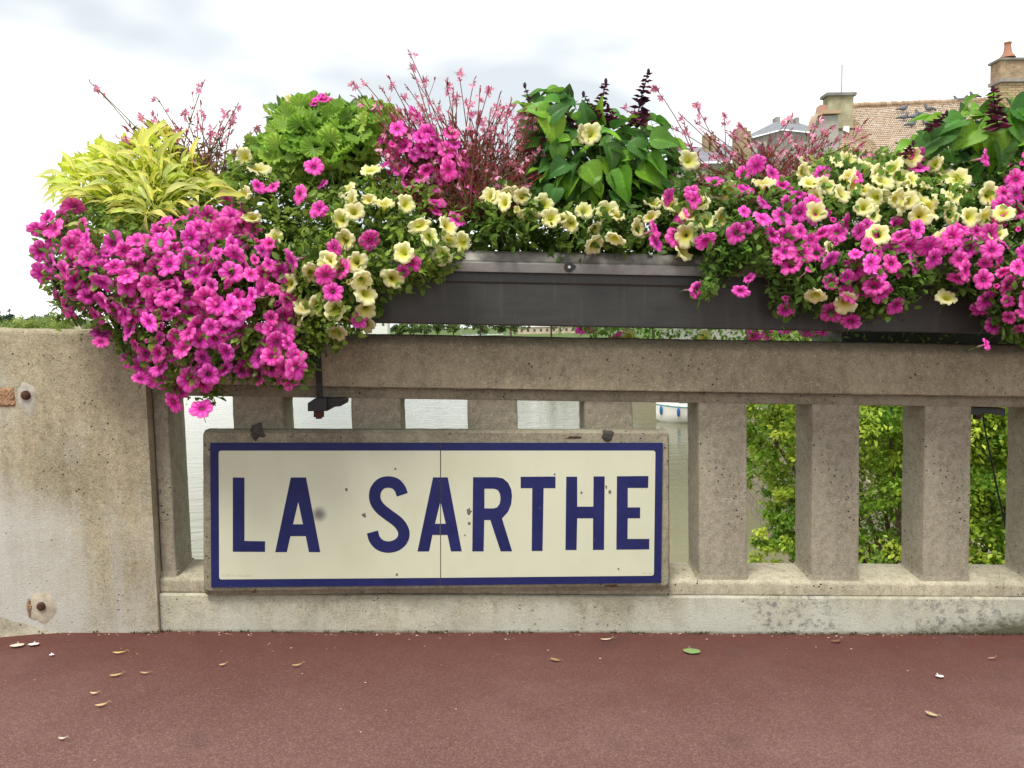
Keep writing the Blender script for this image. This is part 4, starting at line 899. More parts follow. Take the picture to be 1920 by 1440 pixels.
gaura('pale pink gaura sprays rising behind the lime yellow leaves at the left', (370, 345), 70, [(168, 154), (181, 166), (298, 189), (382, 154), (376, 192), (371, 208), (344, 208), (444, 200), (428, 208), (438, 215), (485, 235), (325, 230), (318, 240), (287, 214), (271, 222), (253, 243), (219, 257), (230, 262), (425, 284), (190, 300), (160, 322), (300, 232), (335, 245), (258, 262), (395, 250), (420, 240)], (2, 3, 4), (.30, .15, .11), .05, 26, (230, 220, 460, 310))
gaura('dense red stemmed gaura with tight buds in the centre, behind the yellow row', (885, 395), 90, [(661, 153), (679, 150), (714, 164), (729, 145), (753, 181), (768, 100), (775, 143), (793, 150), (763, 162), (837, 155), (860, 135), (850, 168), (856, 178), (889, 149), (900, 165), (664, 181), (917, 164), (937, 177), (937, 195), (958, 189), (961, 203), (984, 203), (991, 200), (1013, 214), (1040, 249), (977, 287), (958, 306), (770, 120), (812, 190), (873, 190), (920, 205), (745, 200), (700, 185)], (1, 1, 2, 4), (.36, .12, .09), -.05, 300, (700, 200, 1020, 380), (.16, .10, .04))
cg = [o for o in bpy.data.objects if o.name.startswith('gaura') and 'tight buds' in o.get('label', '')][0]
X, Y = sample_poly([(720, 230), (800, 190), (900, 190), (1000, 215), (1010, 270), (960, 340), (880, 370), (800, 340), (740, 320)], 130)
for x, y in zip(X, Y): put('flower', random.choice(GFM), cg, at(x, y, random.uniform(-.13, .0)), (random.gauss(0, .7), -1, random.gauss(0, .5)), random.uniform(.012, .021))
gaura('gaura with scattered pink blooms between the centre leaves and the tiled roof', (1430, 375), 130, [(1304, 195), (1274, 214), (1358, 216), (1262, 240), (1283, 233), (1305, 230), (1386, 233), (1367, 246), (1227, 162), (1170, 203), (1321, 249), (1484, 218), (1481, 245), (1455, 275), (1503, 261), (1527, 258), (1541, 220), (1560, 237), (1590, 253), (1622, 226), (1603, 280), (1669, 288), (1546, 269), (1481, 313), (1400, 261), (1633, 294), (1427, 277), (1500, 280), (1450, 290), (1360, 280), (1330, 290), (1475, 230), (1520, 300)], (1, 2, 3, 4), (.36, .12, .10), .02, 100, (1250, 250, 1640, 340))

# ------------------------------------------------------------------ litter on the pavement
def litter(name, label, px, py, shape, col, size, group=None, rot=0, cat='leaf'):
    p = atz(px, py, 0); 
    for _ in range(4): p = atz(px, py, -S*p[0]+.006)
    m = MB(); k = 10; V = []; F = []; size *= .72 if shape == 'long' else 1
    if shape == 'round':
        V = [(0, 0, .004)]+[(math.cos(2*PI*i/16)*size*(1+.10*math.sin(i*.9+px)), .62*math.sin(2*PI*i/16)*size*1.2, .001+.001*math.sin(i*1.1)**2) for i in range(16)]; F = [(0, 1+i, 1+(i+1) % 16) for i in range(16)]
        m.add(V, F, col); m.tube([(0, size*.7, .002), (-.002, size*1.05, .004)], .0015, 4, col)
    else:
        for i in range(k+1):
            t = i/k-.5; w = size*(.07+.05*(px % 3))*(1-(2*t)**2)+.0006; c = size*(.25+.3*(px % 4))*t*t; V += [(t*size, c-w, .002+.02*size*2*abs(t)), (t*size, c, .0008+.012*abs(t)*2*size), (t*size, c+w, .003+.03*size+.01*random.random()*size)]
        F = [(3*i+j, 3*i+3+j, 3*i+4+j, 3*i+1+j) for i in range(k) for j in range(2)]; m.add(V, F, [tuple(q*(.65+.5*((v*7+px) % 5)/5) for q in col) for v in range(len(V))])
        m.tube([(size*.5, size*.06, .004), (size*.62, size*.12, .009), (size*.8, size*.1, .004)], .0009, 4, tuple(q*.7 for q in col))
    o = m.build(name, M_plain); o.location = p; o.rotation_euler = (0, math.atan(S), rot); tag(o, label, cat, group)
G = 'dry leaves fallen on the red pavement'
litter('fallen_leaf', 'round green leaf lying flat on the red pavement, right of the sign', 1297, 1221, 'round', (.22, .32, .11), .030)
litter('paper_scrap', 'small white scrap lying on the red pavement at the right', 1762, 1268, 'round', (.75, .72, .66), .013, cat='litter')
litter('dead_leaf', 'pale straw coloured leaf on the pavement below the first A of the sign', 558, 1248, 'long', (.52, .36, .14), .045, G, .5)
litter('dead_leaf', 'brown curled leaf on the pavement below the R of the sign', 1040, 1238, 'long', (.32, .19, .08), .05, G, -.5)
litter('dead_leaf', 'whitish crumpled leaf against the wall foot below the H of the sign', 1137, 1200, 'long', (.62, .5, .34), .055, G, .15)
litter('dead_leaf', 'golden leaf left of the pier corner, nearest the wall foot of the tan leaves', 222, 1225, 'long', (.60, .38, .13), .055, G, .2)
litter('dead_leaf', 'thin tan leaf straight below the pier, leftmost of the middle pair', 217, 1267, 'long', (.48, .32, .14), .05, G, .45)
litter('dead_leaf', 'thin brown leaf below the pier corner, rightmost of the middle pair', 270, 1263, 'long', (.45, .28, .13), .045, G, -.05)
litter('dead_leaf', 'short pale leaf between the middle pair and the lowest curled leaf', 175, 1301, 'long', (.60, .44, .22), .035, G, .05)
litter('dead_leaf', 'curled tan leaf nearest the bottom of the left group', 190, 1323, 'long', (.62, .42, .19), .045, G, .5)
litter('dead_leaf', 'small whitish leaf alone near the bottom left corner', 115, 1386, 'long', (.58, .50, .38), .032, G, .0)
litter('dead_leaf', 'tan leaf sliver right of the pier corner under the frame of the sign', 418, 1247, 'long', (.6, .42, .2), .03, G, .6)
litter('dead_leaf', 'dark brown crumpled leaf against the wall foot at the right', 1570, 1203, 'long', (.22, .12, .06), .06, G, .3)
litter('dead_leaf', 'orange brown leaf on the pavement near the right edge', 1860, 1235, 'long', (.42, .25, .15), .045, G, .2)
litter('dead_leaf', 'forked pale twig like leaf at the lower right of the pavement', 1745, 1340, 'long', (.50, .38, .22), .05, G, -.9)
litter('stone_flake', 'white flake of stone beside the pier foot at the left', 63, 1208, 'round', (.72, .68, .64), .016, 'pale flakes at the pier foot', .2, 'stone')
litter('stone_flake', 'cream flake of stone against the mortar at the far left', 32, 1210, 'round', (.62, .55, .42), .02, 'pale flakes at the pier foot', .3, 'stone')
litter('stone_flake', 'tiny bright white flake on the red pavement right of the pier foot flakes', 97, 1228, 'round', (.8, .78, .74), .008, 'pale flakes at the pier foot', .3, 'stone')
m = MB(); random.seed(9)
for k in range(520):
    x = random.uniform(-2.2, 2.6); y = -random.random()**2.2*1.6-.012; s = random.uniform(.0008, .0028)
    if random.random() < .6: y = -.004-random.random()**2*.035
    c = random.choice(((.45, .33, .2), (.6, .5, .38), (.16, .1, .05), (.30, .16, .1))); m.blob((x, y, -S*x+s*.6+.001), (s*random.uniform(.8, 2.6), s, s*.6), 5, 3, c)
o = m.build('grit', M_plain); o['kind'] = 'stuff'
# moss line along the wall foot
n = 2600; x = rng.uniform(-1.9, 2.6, n); y = -rng.random(n)**2*.012-.001+np.where(x < XL, -.014, 0); P = np.stack([x, y, -S*x+.0+rng.random(n)*.004], 1)
keep = np.array([noise.noise(Vector((a*7, 0, 0)))+noise.noise(Vector((a*31, 3, 0)))*.6 > (.05 if a < 1.55 else -.6) for a in x]); P = P[keep]
o = link('moss', leaf_cloud('moss', P, rng.normal(0, .5, (len(P), 3))+np.array([0, -.2, 1]), rng.uniform(.003, .011, len(P)), green(len(P), (.05, .045, .02), (.13, .11, .05)), M_leaf, True)); o['kind'] = 'stuff'

# ------------------------------------------------------------------ trees and shrubs
def tree(name, label, base, height, crown, cr, n, leaf, base_c, tip_c, group=None, cat='tree', trunk=.15, lean=0, mat=None, spread=.16, small=False):
    """crown: list of (dx, dy, dz, r) lobes relative to the base"""
    t = empty(name, tuple(base), label, cat, group); b = np.array(base, float)
    m = MB(); top = b+np.array([lean, 0, height*.72]); m.tube([b-np.array([0, 0, .3]), b*.5+top*.5+np.array([lean*.2, 0, 0]), top], [trunk, trunk*.75, trunk*.4], 7)
    for (dx, dy, dz, r) in crown: m.tube([b*.45+top*.55, b+np.array([dx, dy, dz])], [trunk*.45, trunk*.12], 5)
    m.build('trunk', M_bark, t, 50)
    Ps, Ds, Cs = [], [], []; w = np.array([c[3]**2 for c in crown]); w = w/w.sum()
    for (dx, dy, dz, r), ww in zip(crown, w):
        k = max(20, int(n*ww)); nc = max(5, k//(60 if small else 24)); cd = rng.normal(0, 1, (nc, 3)); cd /= np.linalg.norm(cd, axis=1, keepdims=True)
        cc_ = b+np.array([dx, dy, dz])+cd*r*rng.uniform(.45, 1.02, (nc, 1))*np.array([1, 1, .85]); idx = rng.integers(0, nc, k)
        P = cc_[idx]+rng.normal(0, r*spread, (k, 3))*(1, 1, .7); Ps.append(P); Ds.append(cd[idx]*.7+rng.normal(0, .6, (k, 3))+np.array([0, 0, -.1]))
        up = np.clip((cd[idx][:, 2]+1)/2, 0, 1)[:, None]; sh = rng.uniform(.7, 1.2, (nc, 1))[idx]; tt = (rng.random((nc, 1))**1.3)[idx]; Cs.append((np.array(base_c)*(1-tt)+np.array(tip_c)*tt)*sh*rng.uniform(.85, 1.15, (k, 1)))
    P = np.vstack(Ps); D = np.vstack(Ds); C_ = np.vstack(Cs)
    link('crown', leaf_cloud('crown', P, D, leaf*rng.uniform(.7, 1.4, len(P)), C_, mat or M_leaf, True), t); return t
random.seed(3)
def lobes(n, R, hz, r0, r1, zs=1): 
    o = []
    for k in range(n): a = random.uniform(0, 2*PI); q = math.sqrt(random.random()); o.append((R*q*math.cos(a), R*q*math.sin(a), hz+random.uniform(-1, 1)*R*zs*.5, random.uniform(r0, r1)))
    return o
# bush close behind the right balusters (world positions on the bank slope)
b0 = (4.4, 5.2, -4.0)
def lob(px, py, y, r): q = at(px, py, y); return (q[0]-b0[0], q[1]-b0[1], q[2]-b0[2], r)
tree('acacia_tree', 'yellow green leafy tree growing on the bank close behind the right balusters', b0, 4.4,
     [lob(1480, 700, 6.4, .8), lob(1560, 760, 6.0, .8), lob(1660, 720, 5.6, .95), lob(1780, 730, 5.4, .9), lob(1900, 760, 5.2, .9), lob(1500, 850, 6.6, .62), lob(1640, 860, 5.9, .8), lob(1760, 880, 5.5, .8), lob(1880, 900, 5.1, .8), lob(2020, 820, 5, 1.0), lob(1660, 980, 5.7, .7), lob(1800, 1020, 5.3, .8), lob(1940, 1030, 5, .8), lob(1510, 960, 6.4, .48), lob(1700, 1110, 5.3, .7), lob(1860, 1120, 5, .7), lob(1425, 790, 7.0, .42), lob(1450, 900, 6.9, .4), lob(1470, 990, 6.6, .4), lob(1450, 820, 6.8, .4), lob(1480, 1050, 6.4, .4)],
     0, 90000, .056, (.15, .30, .03), (.58, .66, .08), trunk=.09, spread=.10, small=True)
tree('dark_shrub', 'dark green shrub low on the quay behind the acacia', (8.6, 13, -3.6), 2.6, [(0, 0, 2.2, 1.3), (1.4, 0, 2.0, 1.4), (-.6, 1, 1.2, 1.1), (2.8, 0, 2.4, 1.5), (.5, 0, .6, 1.2), (2, -.5, .5, 1.3), (4, 0, 1.4, 1.6)], 0, 14000, .13, (.05, .10, .02), (.14, .22, .04), cat='shrub', trunk=.1)
tg = 'trees on the right bank beyond the boat'
bl = ['round green tree just behind the bow of the moored boat', 'taller tree behind the cabin of the moored boat', 'tree on the right bank second behind the boat', 'leaning waterside tree on the right bank beyond the boat', 'dark tree on the right bank where the river starts to bend', 'tall tree on the outer bend of the right bank', 'middle tree of the river bend', 'pale tree of the river bend left of the middle one', 'farthest tree of the right bank seen in the slot under the box']
for i, (x, y, hh) in enumerate(((20, 70, 9), (24, 82, 10), (20, 94, 11), (21, 110, 12), (20, 128, 12), (18, 148, 13), (12, 175, 13), (4, 205, 13), (-4, 240, 12))):
    tree('bank_tree', bl[i], (x+3, y, -2.6), hh, lobes(8, hh*.3, hh*.55, hh*.18, hh*.27), 0, 1900, .6, (.06, .12, .025), (.15, .22, .05), tg, trunk=.25)
# far bank, left
fg = 'trees on the far bank left of the flower box'
labels = ['pointed dark conifer on the far bank above the pier top', 'second dark conifer on the far bank, broader than the pointed one', 'round mid green tree on the far bank beside the conifers', 'hazy round tree on the far bank, middle of the left treeline', 'tall pale tree with thin top on the far bank above the pier', 'broad green tree on the far bank next to the magenta flowers', 'low dark tree on the far bank partly behind the magenta flowers', 'small tree on the far bank next to the little grey roof']
specs = [(18, 578, 'c'), (0, 583, 'c'), (45, 588, 'r'), (62, 588, 'r'), (82, 581, 'r'), (100, 590, 'r'), (125, 596, 'r'), (165, 598, 'r'), (-30, 586, 'r'), (-60, 580, 'r')]
for i, (px, py, k) in enumerate(specs):
    Y = 520; p = at(px, py, Y); hh = p[2]+3.0; lab = labels[i] if i < len(labels) else None
    cr = [(0, 0, hh*.3+hh*.62*q, hh*.26*(1-q)+.6) for q in np.linspace(0, 1, 6)] if k == 'c' else lobes(11, hh*.42, hh*.5, hh*.22, hh*.34)
    if lab: tree('far_tree', lab, (p[0], Y, -3.0), hh, cr, 0, 3200, 1.7, (.07, .12, .10) if k == 'c' else (.10, .17, .10), (.10, .16, .12) if k == 'c' else (.17, .25, .12), fg, trunk=.5)  # foliage paled and cooled: distance haze put into the leaf colours
for i in range(7):
    px = 5+i*26; p = at(px, 599+random.uniform(-3, 2), 440); hh = p[2]+3.3
    tree('riverside_shrub', ['leftmost bright green shrub of the row above the pier top', 'second bright shrub of the row above the pier, from the left', 'third bright shrub of the row above the pier, from the left', 'bright shrub in the middle of the row above the pier', 'bright shrub left of the magenta flowers on the far bank', 'bright shrub under the overhanging magenta blooms on the far bank', 'rightmost bright shrub of the row, behind the magenta petunia'][i], (p[0], 440, -3.3), hh, lobes(9, hh*.8, hh*.55, hh*.35, hh*.5, .3), 0, 2600, 1.0, (.26, .36, .08), (.42, .50, .14), 'bright shrubs along the far shore', 'shrub', trunk=.3)
# strip seen under the flower box
def bld(name, label, px0, px1, pyt, Y, zb, depth, wall, roofmat, cat='building', win=0, rh=2):
    a, b = at(px0, pyt, Y), at(px1, pyt, Y); t = empty(name, ((a[0]+b[0])/2, Y, zb), label, cat); zt = (a[2]+b[2])/2
    m = MB(); m.box(a[0], b[0], Y, Y+depth, zb-1, zt); m.build('wall', wall, t)
    m = MB(); m.add([(a[0]-.4, Y-.4, zt+.01), (b[0]+.4, Y-.4, zt+.01), (b[0]+.4, Y+depth+.4, zt+.01), (a[0]-.4, Y+depth+.4, zt+.01), (a[0]+1, Y+depth/2, zt+rh), (b[0]-1, Y+depth/2, zt+rh)], [(0, 1, 5, 4), (2, 3, 4, 5), (1, 2, 5), (3, 0, 4), (0, 3, 2, 1)]); m.build('roof', roofmat, t)
    for k in range(win):
        x = a[0]+(b[0]-a[0])*(k+.5)/win; m = MB(); m.box(x-.6, x+.6, Y-.05, Y+.05, zt-2.4, zt-.9); m.build('window', M_glass, t)
    return t
M_white = simple('white_render', (.75, .74, .68), .8, .2, .05, 1)
bld('white_building', 'low cream building across the river, seen under the flower box', 680, 726, 603, 430, -3.3, 12, M_white, M_slate, win=3)
bld('beige_building', 'long beige building across the river, seen under the middle of the box', 972, 1080, 613, 430, -3.3, 12, simple('beige_render', (.5, .40, .30), .9, .1, .2, .3), simple('grey_roof', (.42, .38, .34), .9, .1, .1, 1), win=9, rh=.5)
random.seed(8)
for i, (px, py) in enumerate(((745, 612), (768, 606), (795, 607), (820, 607), (850, 610), (905, 607), (935, 608), (965, 613))):
    p = at(px, py, 470); hh = p[2]+3.3+4
    tree('far_tree', ['yellow green tree nearest the cream building across the river', 'second tree right of the cream building across the river', 'bright tree in the middle of the slot under the box', 'dense tree left of the white lamp across the river', 'small round tree beside the white lamp across the river', 'dark tree behind the parked white car', 'dark tree behind the parked cars in the middle', 'tree at the left end of the beige building'][i], (p[0], 470, -3.3), hh, lobes(7, hh*.3, hh*.5, hh*.22, hh*.33), 0, 700, 1.3, (.07, .12, .04), (.22, .30, .07), 'trees across the river seen under the box', trunk=.4)
def car(px, col, label):
    Y = 400; p = at(px, 626, Y); t = empty('parked_car', (p[0], Y, -3.35), label, 'car', 'cars parked on the far bank'); x = p[0]; z = -3.05
    m = MB(); P = [(-2.1, .1), (-2.15, .6), (-1.9, .85), (-1.2, .95), (-.7, 1.42), (.9, 1.45), (1.5, .95), (2.05, .85), (2.1, .3), (2.0, .1)]; n = len(P)
    m.add([(x+a, Y-.8, z+b) for a, b in P]+[(x+a, Y+.8, z+b) for a, b in P], [tuple(range(n)), tuple(range(n, 2*n))[::-1]]+[(i, (i+1) % n, n+(i+1) % n, n+i) for i in range(n)], col); m.build('body', M_plain, t)
    m = MB(); m.add([(x+a, Y-.83, z+b) for a, b in ((-1.1, .98), (-.65, 1.36), (.85, 1.38), (1.3, .98))], [(0, 1, 2, 3)]); m.build('window', M_glass, t)
    for k in (-1.3, 1.3): m = MB(); m.tube([(x+k, Y-.86, z+.1), (x+k, Y-.6, z+.1)], .33, 10, (.02, .02, .02)); m.build('wheel', M_plain, t)
for px, col, lab in ((873, (.6, .65, .7), 'light grey car parked right of the white lamp across the river'), (889, (.8, .82, .82), 'white car parked second from the lamp across the river'), (905, (.25, .4, .5), 'blue car parked in the middle of the row across the river'), (920, (.78, .8, .8), 'white hatchback parked right of the blue car'), (936, (.75, .77, .8), 'white van like car near the right end of the parked row'), (956, (.4, .42, .45), 'grey car at the right end of the parked row')): car(px, col, lab)
p = at(864, 614, 395); lamp = empty('street_lamp', (p[0], 395, -3.3), 'thin street lamp with a round white head among the parked cars across the river', 'street lamp')
m = MB(); m.tube([(p[0], 395, -3.3), (p[0], 395, p[2])], .12, 6, (.4, .4, .4)); m.build('pole', M_plain, lamp); m = MB(); m.blob((p[0], 395, p[2]), .55, 8, 6, (.85, .85, .85)); m.build('lamp_head', M_plain, lamp)
bld('grey_roofed_hut', 'tiny building with a grey roof among the trees beyond the pier', 138, 152, 606, 430, -3.3, 8, simple('hut_wall', (.6, .52, .4), .9, .1), M_slate, 'building', 0, 2.5)

# ------------------------------------------------------------------ boat
def boat():
    bow = at(1222, 775, 52); x0 = bow[0]-.05; y0 = 52; z0 = WZ
    t = empty('cabin_cruiser', (x0+3, y0, z0), 'white cabin cruiser with teal stripe and blue fenders moored by the bank', 'boat')
    Lh = 8.5; ns = 16
    ang = math.radians(-14); ca, sa = math.cos(ang), math.sin(ang)
    def W(u, v, w): return (x0+u*ca-v*sa, y0+u*sa+v*ca, z0+w*.8)
    def ringpts(s):
        u = s*Lh; hw = 1.45*min(1, (s*3.2+.02))**.55; rise = 1.38+.28*(1-s)**2; keel = -.3 if s > .08 else -.3+.5*(1-s/.08)
        return [(u+(.35*(1-min(1, s*6))), -hw*k, z) for k, z in ((.0, keel), (.55, keel+.08), (.86, .25), (.95, .8), (.985, rise-.28), (1, rise-.22), (1, rise-.12), (.99, rise))]
    m = MB(); V = []; C = []; k = 8
    for side in (1, -1):
        V = []; 
        for i in range(ns+1):
            for (u, v, w) in ringpts(i/ns): V.append(W(u, v*side, w))
        m.add(V, [((i*k+j), (i*k+j+1), ((i+1)*k+j+1), ((i+1)*k+j)) for i in range(ns) for j in range(k-1) if j != 5], (.82, .80, .74))
    V = [W(*p) for p in ringpts(1)]+[W(p[0], -p[1], p[2]) for p in ringpts(1)[::-1]]; m.add(V, [tuple(range(16))], (.82, .8, .74)); m.build('hull', M_plain, t, 40)
    m = MB()
    for side in (1, -1):
        V = []
        for i in range(ns+1):
            R = ringpts(i/ns); V += [W(R[5][0], R[5][1]*side*1.004, R[5][2]), W(R[6][0], R[6][1]*side*1.004, R[6][2])]
        m.add(V, [(2*i, 2*i+1, 2*i+3, 2*i+2) for i in range(ns)], (.04, .25, .24))
    m.build('stripe', M_plain, t)
    m = MB(); V = []
    for i in range(ns+1):
        R = ringpts(i/ns)[7]; V += [W(R[0], R[1], R[2]), W(R[0], 0, R[2]+.10), W(R[0], -R[1], R[2])]
    m.add(V, [(3*i+j, 3*i+j+1, 3*i+j+4, 3*i+j+3) for i in range(ns) for j in range(2)], (.84, .83, .78)); m.build('deck', M_plain, t)
    m = MB(); P = [(1.1, 1.55), (2.0, 2.0), (3.4, 2.15), (4.2, 2.9), (6.8, 2.95), (6.9, 1.5)]; n = len(P); V = [W(a, -.95, b) for a, b in P]+[W(a, .95, b) for a, b in P]
    m.add(V, [tuple(range(n)), tuple(range(n, 2*n))[::-1]]+[(i, (i+1) % n, n+(i+1) % n, n+i) for i in range(n)], (.84, .84, .8)); cab = m.build('cabin', M_plain, t)
    for (a, b) in ((1.9, 2.5), (2.7, 3.3)):
        m = MB(); m.add([W(a, -.97, 1.68), W(b, -.97, 1.70), W(b-.05, -.97, 1.95), W(a+.15, -.97, 1.9)], [(0, 1, 2, 3)], (.12, .14, .16)); m.build('porthole', M_plain, cab)
    m = MB(); m.tube([W(.1, 0, 1.75), W(.2, -.3, 2.15), W(1.2, -.95, 2.1), W(3, -1.3, 2.0), W(5, -1.4, 1.95)], .02, 5, (.6, .6, .6)); m.build('hand_rail', M_plain, t)
    for s in (.055, .22, .42, .62):
        R = ringpts(s); u, v, w = R[4]; m = MB(); m.blob(W(u, v-.14, w-.30), (.11, .11, .32), 10, 8, (.03, .13, .38)); m.tube([W(u, v-.12, w), W(u, v-.05, w+.35)], .015, 4, (.5, .5, .5)); m.build('fender', M_plain, t, 60)
boat()

# ------------------------------------------------------------------ houses on the right
def at_(px, py, y): return at(px, py, y)
hs = empty('tiled_house', tuple(at(1750, 320, 31)), 'old house with a big brown clay tile roof and pigeons, behind the yellow flowers', 'house')
YE, YR = 30.0, 34.5
eL, eR = at(1570, 312, YE), at(2150, 300, YE); rL, rR = at(1588, 199, YR), at(2200, 174, YR)
eL[0] = at(1568, 306, YE)[0]; eL[2] = at(1600, 306, YE)[2]; eR[2] = at(1950, 292, YE)[2]; rR[2] = rL[2]+(at(1910, 186, YR)[2]-rL[2])*1.9; eR[0] = rR[0]
m = MB(); nr, ncol = 30, 170; random.seed(2)
for j in range(nr):
    t0, t1 = j/nr, (j+1.35)/nr
    for i in range(ncol):
        s0, s1 = (i+(.5 if j % 2 else 0))/ncol, (i+1+(.5 if j % 2 else 0))/ncol; s0 += .0004; s1 = min(1, s1-.0004)
        lo = lambda s, t: (eL*(1-s)+eR*s)*(1-t)+(rL*(1-s)+rR*s)*t
        a, b, c, d = lo(s0, t0), lo(s1, t0), lo(s1, min(1, t1)), lo(s0, min(1, t1)); up = np.array([0, -.018, .022])*random.uniform(.6, 1.4)
        sag = np.array([0, 0, -.12*math.sin(s0*PI*3+1)*.5-.02*noise.noise(Vector((i*.2, 0, 0)))])
        col = random.choice(((.36, .26, .165), (.33, .24, .15), (.38, .28, .18), (.29, .21, .135), (.35, .255, .16), (.37, .25, .15), (.39, .30, .21)))
        m.add([a+up+sag, b+up+sag, c+sag, d+sag, a+up*.2+sag, b+up*.2+sag], [(0, 1, 2, 3), (4, 5, 1, 0)], col)
o = m.build('roof_tiles', M_tile, hs); o['kind'] = 'stuff'
m = MB(); nrd = 60
for i in range(nrd):
    a = rL+(rR-rL)*i/nrd; b = rL+(rR-rL)*(i+.96)/nrd; c = random.choice(((.42, .30, .2), (.37, .26, .17), (.46, .35, .25))); m.tube([a+(0, 0, random.uniform(-.02, .03)), b+(0, 0, random.uniform(-.02, .03))], .13, 8, c)
o = m.build('ridge_tiles', M_tile, hs, 50); o['kind'] = 'stuff'
m = MB(); m.box(eL[0]+.25, eR[0], YE+.25, YR+4, -2, min(eL[2], eR[2])-.06); m.build('wall', M_plaster, hs)
m = MB(); m.add([(rL[0]+.02, YE+.3, eL[2]-.1), (rL[0]+.02, YR, rL[2]-.1), (rL[0]+.02, YR+4.5, eL[2]-.1)], [(0, 1, 2)]); m.build('gable', M_plaster, hs)
m = MB(); m.tube([eL+(0, -.1, -.05), eR+(0, -.1, -.05)], .08, 8, (.25, .24, .23)); m.build('gutter', M_plain, hs, 60)
# left gable chimney
def stack(x0, x1, pyt, pyb, y, dep, mat, parent, name='chimney', cap=None, capm=None):
    a, b = at(x0, pyt, y), at(x1, pyb, y); m = MB(); m.box(a[0], b[0], y, y+dep, b[2], a[2]); c = m.build(name, mat, parent)
    if cap:
        m = MB(); m.box(a[0]-.1, b[0]+.1, y-.1, y+dep+.1, a[2]+.002, a[2]+cap); m.build('chimney_cap', capm or mat, c)
    return c, a, b
M_slabc = simple('chimney_cap_stone', (.22, .21, .19), .9, .1, .2, 3)
c1, a1, b1 = stack(1553, 1600, 180, 240, 32.5, .55, simple('mossy_render', (.34, .31, .20), .95, .1, .35, 2.5, bump=.4), hs, cap=.13, capm=M_slabc)
m = MB(); p = at(1578, 178, 33); m.tube([p, at(1579, 121, 33)], .025, 5, (.25, .22, .2)); m.build('aerial', M_plain, hs)
# flashing
lo = lambda s, t: (eL*(1-s)+eR*s)*(1-t)+(rL*(1-s)+rR*s)*t; m = MB(); q = [lo(0, .99), lo(0, .5), lo(.018, .45), lo(.012, .97)]; q = [tuple(np.array(k)+np.array([0, -.08, .10])) for k in q]; m.add(q, [(0, 1, 2, 3)]); m.build('flashing', simple('lead_flashing', (.52, .52, .52), .8, .2), hs)
lw = empty('lower_wall', tuple(at(1548, 320, 29)), 'grey rendered end wall with rounded orange tile coping, left of the tiled roof', 'wall')
m = MB(); P = [at(1528, 330, 29), at(1528, 232, 29), at(1532, 221, 29), at(1543, 217, 29), at(1572, 216, 29), at(1576, 330, 29)]; n = len(P); P = [tuple(p) for p in P]
P = [(p[0], p[1], -2.0) if i in (0, n-1) else p for i, p in enumerate(P)]
m.add(P+[(p[0], 29.5, p[2]) for p in P], [tuple(range(n)), tuple(range(n, 2*n))[::-1]]+[(i, (i+1) % n, n+(i+1) % n, n+i) for i in range(n)]); m.build('wall_body', M_plaster, lw)
m = MB(); C_ = [at(1525, 240, 29), at(1527, 230, 29), at(1531, 219, 29), at(1543, 215, 29), at(1575, 214, 29)]
V = []
for c in C_: V += [(c[0], 28.85, c[2]), (c[0], 29.6, c[2]), (c[0]+.02, 29.6, c[2]+.14), (c[0]+.02, 28.85, c[2]+.14)]
m.add(V, [(4*i+a, 4*i+(a+1) % 4, 4*i+4+(a+1) % 4, 4*i+4+a) for i in range(4) for a in range(4)]+[(0, 1, 2, 3), (16, 17, 18, 19)], (.44, .30, .19)); m.build('coping', M_plain, lw, 60)
m = MB(); q = at(1545, 214, 29.5); m.add([q+(-.2, 0, .1), q+(.18, 0, .1), q+(.08, 0, .36), q+(-.14, 0, .38), q+(-.2, .4, .1), q+(.18, .4, .1), q+(.08, .4, .36), q+(-.14, .4, .38)], [(0, 1, 2, 3), (1, 5, 6, 2), (5, 4, 7, 6), (4, 0, 3, 7), (3, 2, 6, 7)], (.42, .25, .16)); m.build('corner_tile', M_plain, lw)
# right chimney
bc = empty('brick_chimney', tuple(at(1900, 200, 33)), 'massive old brick chimney with one clay pot at the top right', 'chimney')
def brick_block(x0, x1, y0, y1, z0, z1, parent, name='brick'):
    hgt, wid = .105, .34; nz2 = int((z1-z0)/hgt); k = 0; mm = MB(); shapes = []
    for s in range(3): b_ = MB(); b_.box(0, wid-.02, 0, .12, 0, hgt-.016, random.choice(((.40, .28, .16), (.33, .22, .13), (.46, .35, .21)))); shapes.append(b_.mesh('brick', M_tile))
    return shapes, nz2, hgt, wid
a, b = at(1876, 152, 31.5), at(2010, 260, 31.5)
m = MB(); m.box(a[0]+.03, b[0], 31.54, 32.2, b[2]-4, a[2]-.01); m.build('core', simple('chimney_mortar', (.30, .25, .18), .95, .1, .2, 4), bc)
m = MB(); au = at(1874, 113, 31.5); m.box(au[0]+.06, b[0], 31.5, 32.2, a[2]+.10, au[2]); m.build('shaft_top', M_brick, bc)
m = MB(); m.box(a[0]-.06, b[0]+.1, 31.40, 32.28, a[2]-.05, a[2]+.098); m.build('string_course', simple('tile_course', (.30, .27, .24), .9, .1, .3, 5), bc)
m = MB(); m.box(au[0]-.02, b[0]+.1, 31.42, 32.28, au[2]+.002, au[2]+.09); m.build('chimney_cap', M_slabc, bc)
sh, nz2, hg, wd = brick_block(0, 0, 0, 0, b[2]-1.2, a[2]-.06, bc)
random.seed(6); cnt = 0
for j in range(20):
    z = a[2]-.065-hg*(j+1); 
    for i in range(6):
        x = a[0]+(i-(.5 if j % 2 else 0))*wd+.01
        if x < a[0]-.01: x = a[0]
        o = link('brick', random.choice(sh), bc); o.location = (x-0, 31.505+random.uniform(-.012, .012), z); o.matrix_parent_inverse = Matrix.Translation(bc.location).inverted(); cnt += 1
m = MB(); p = at(1889, 113, 31.85); q = at(1889, 80, 31.85)
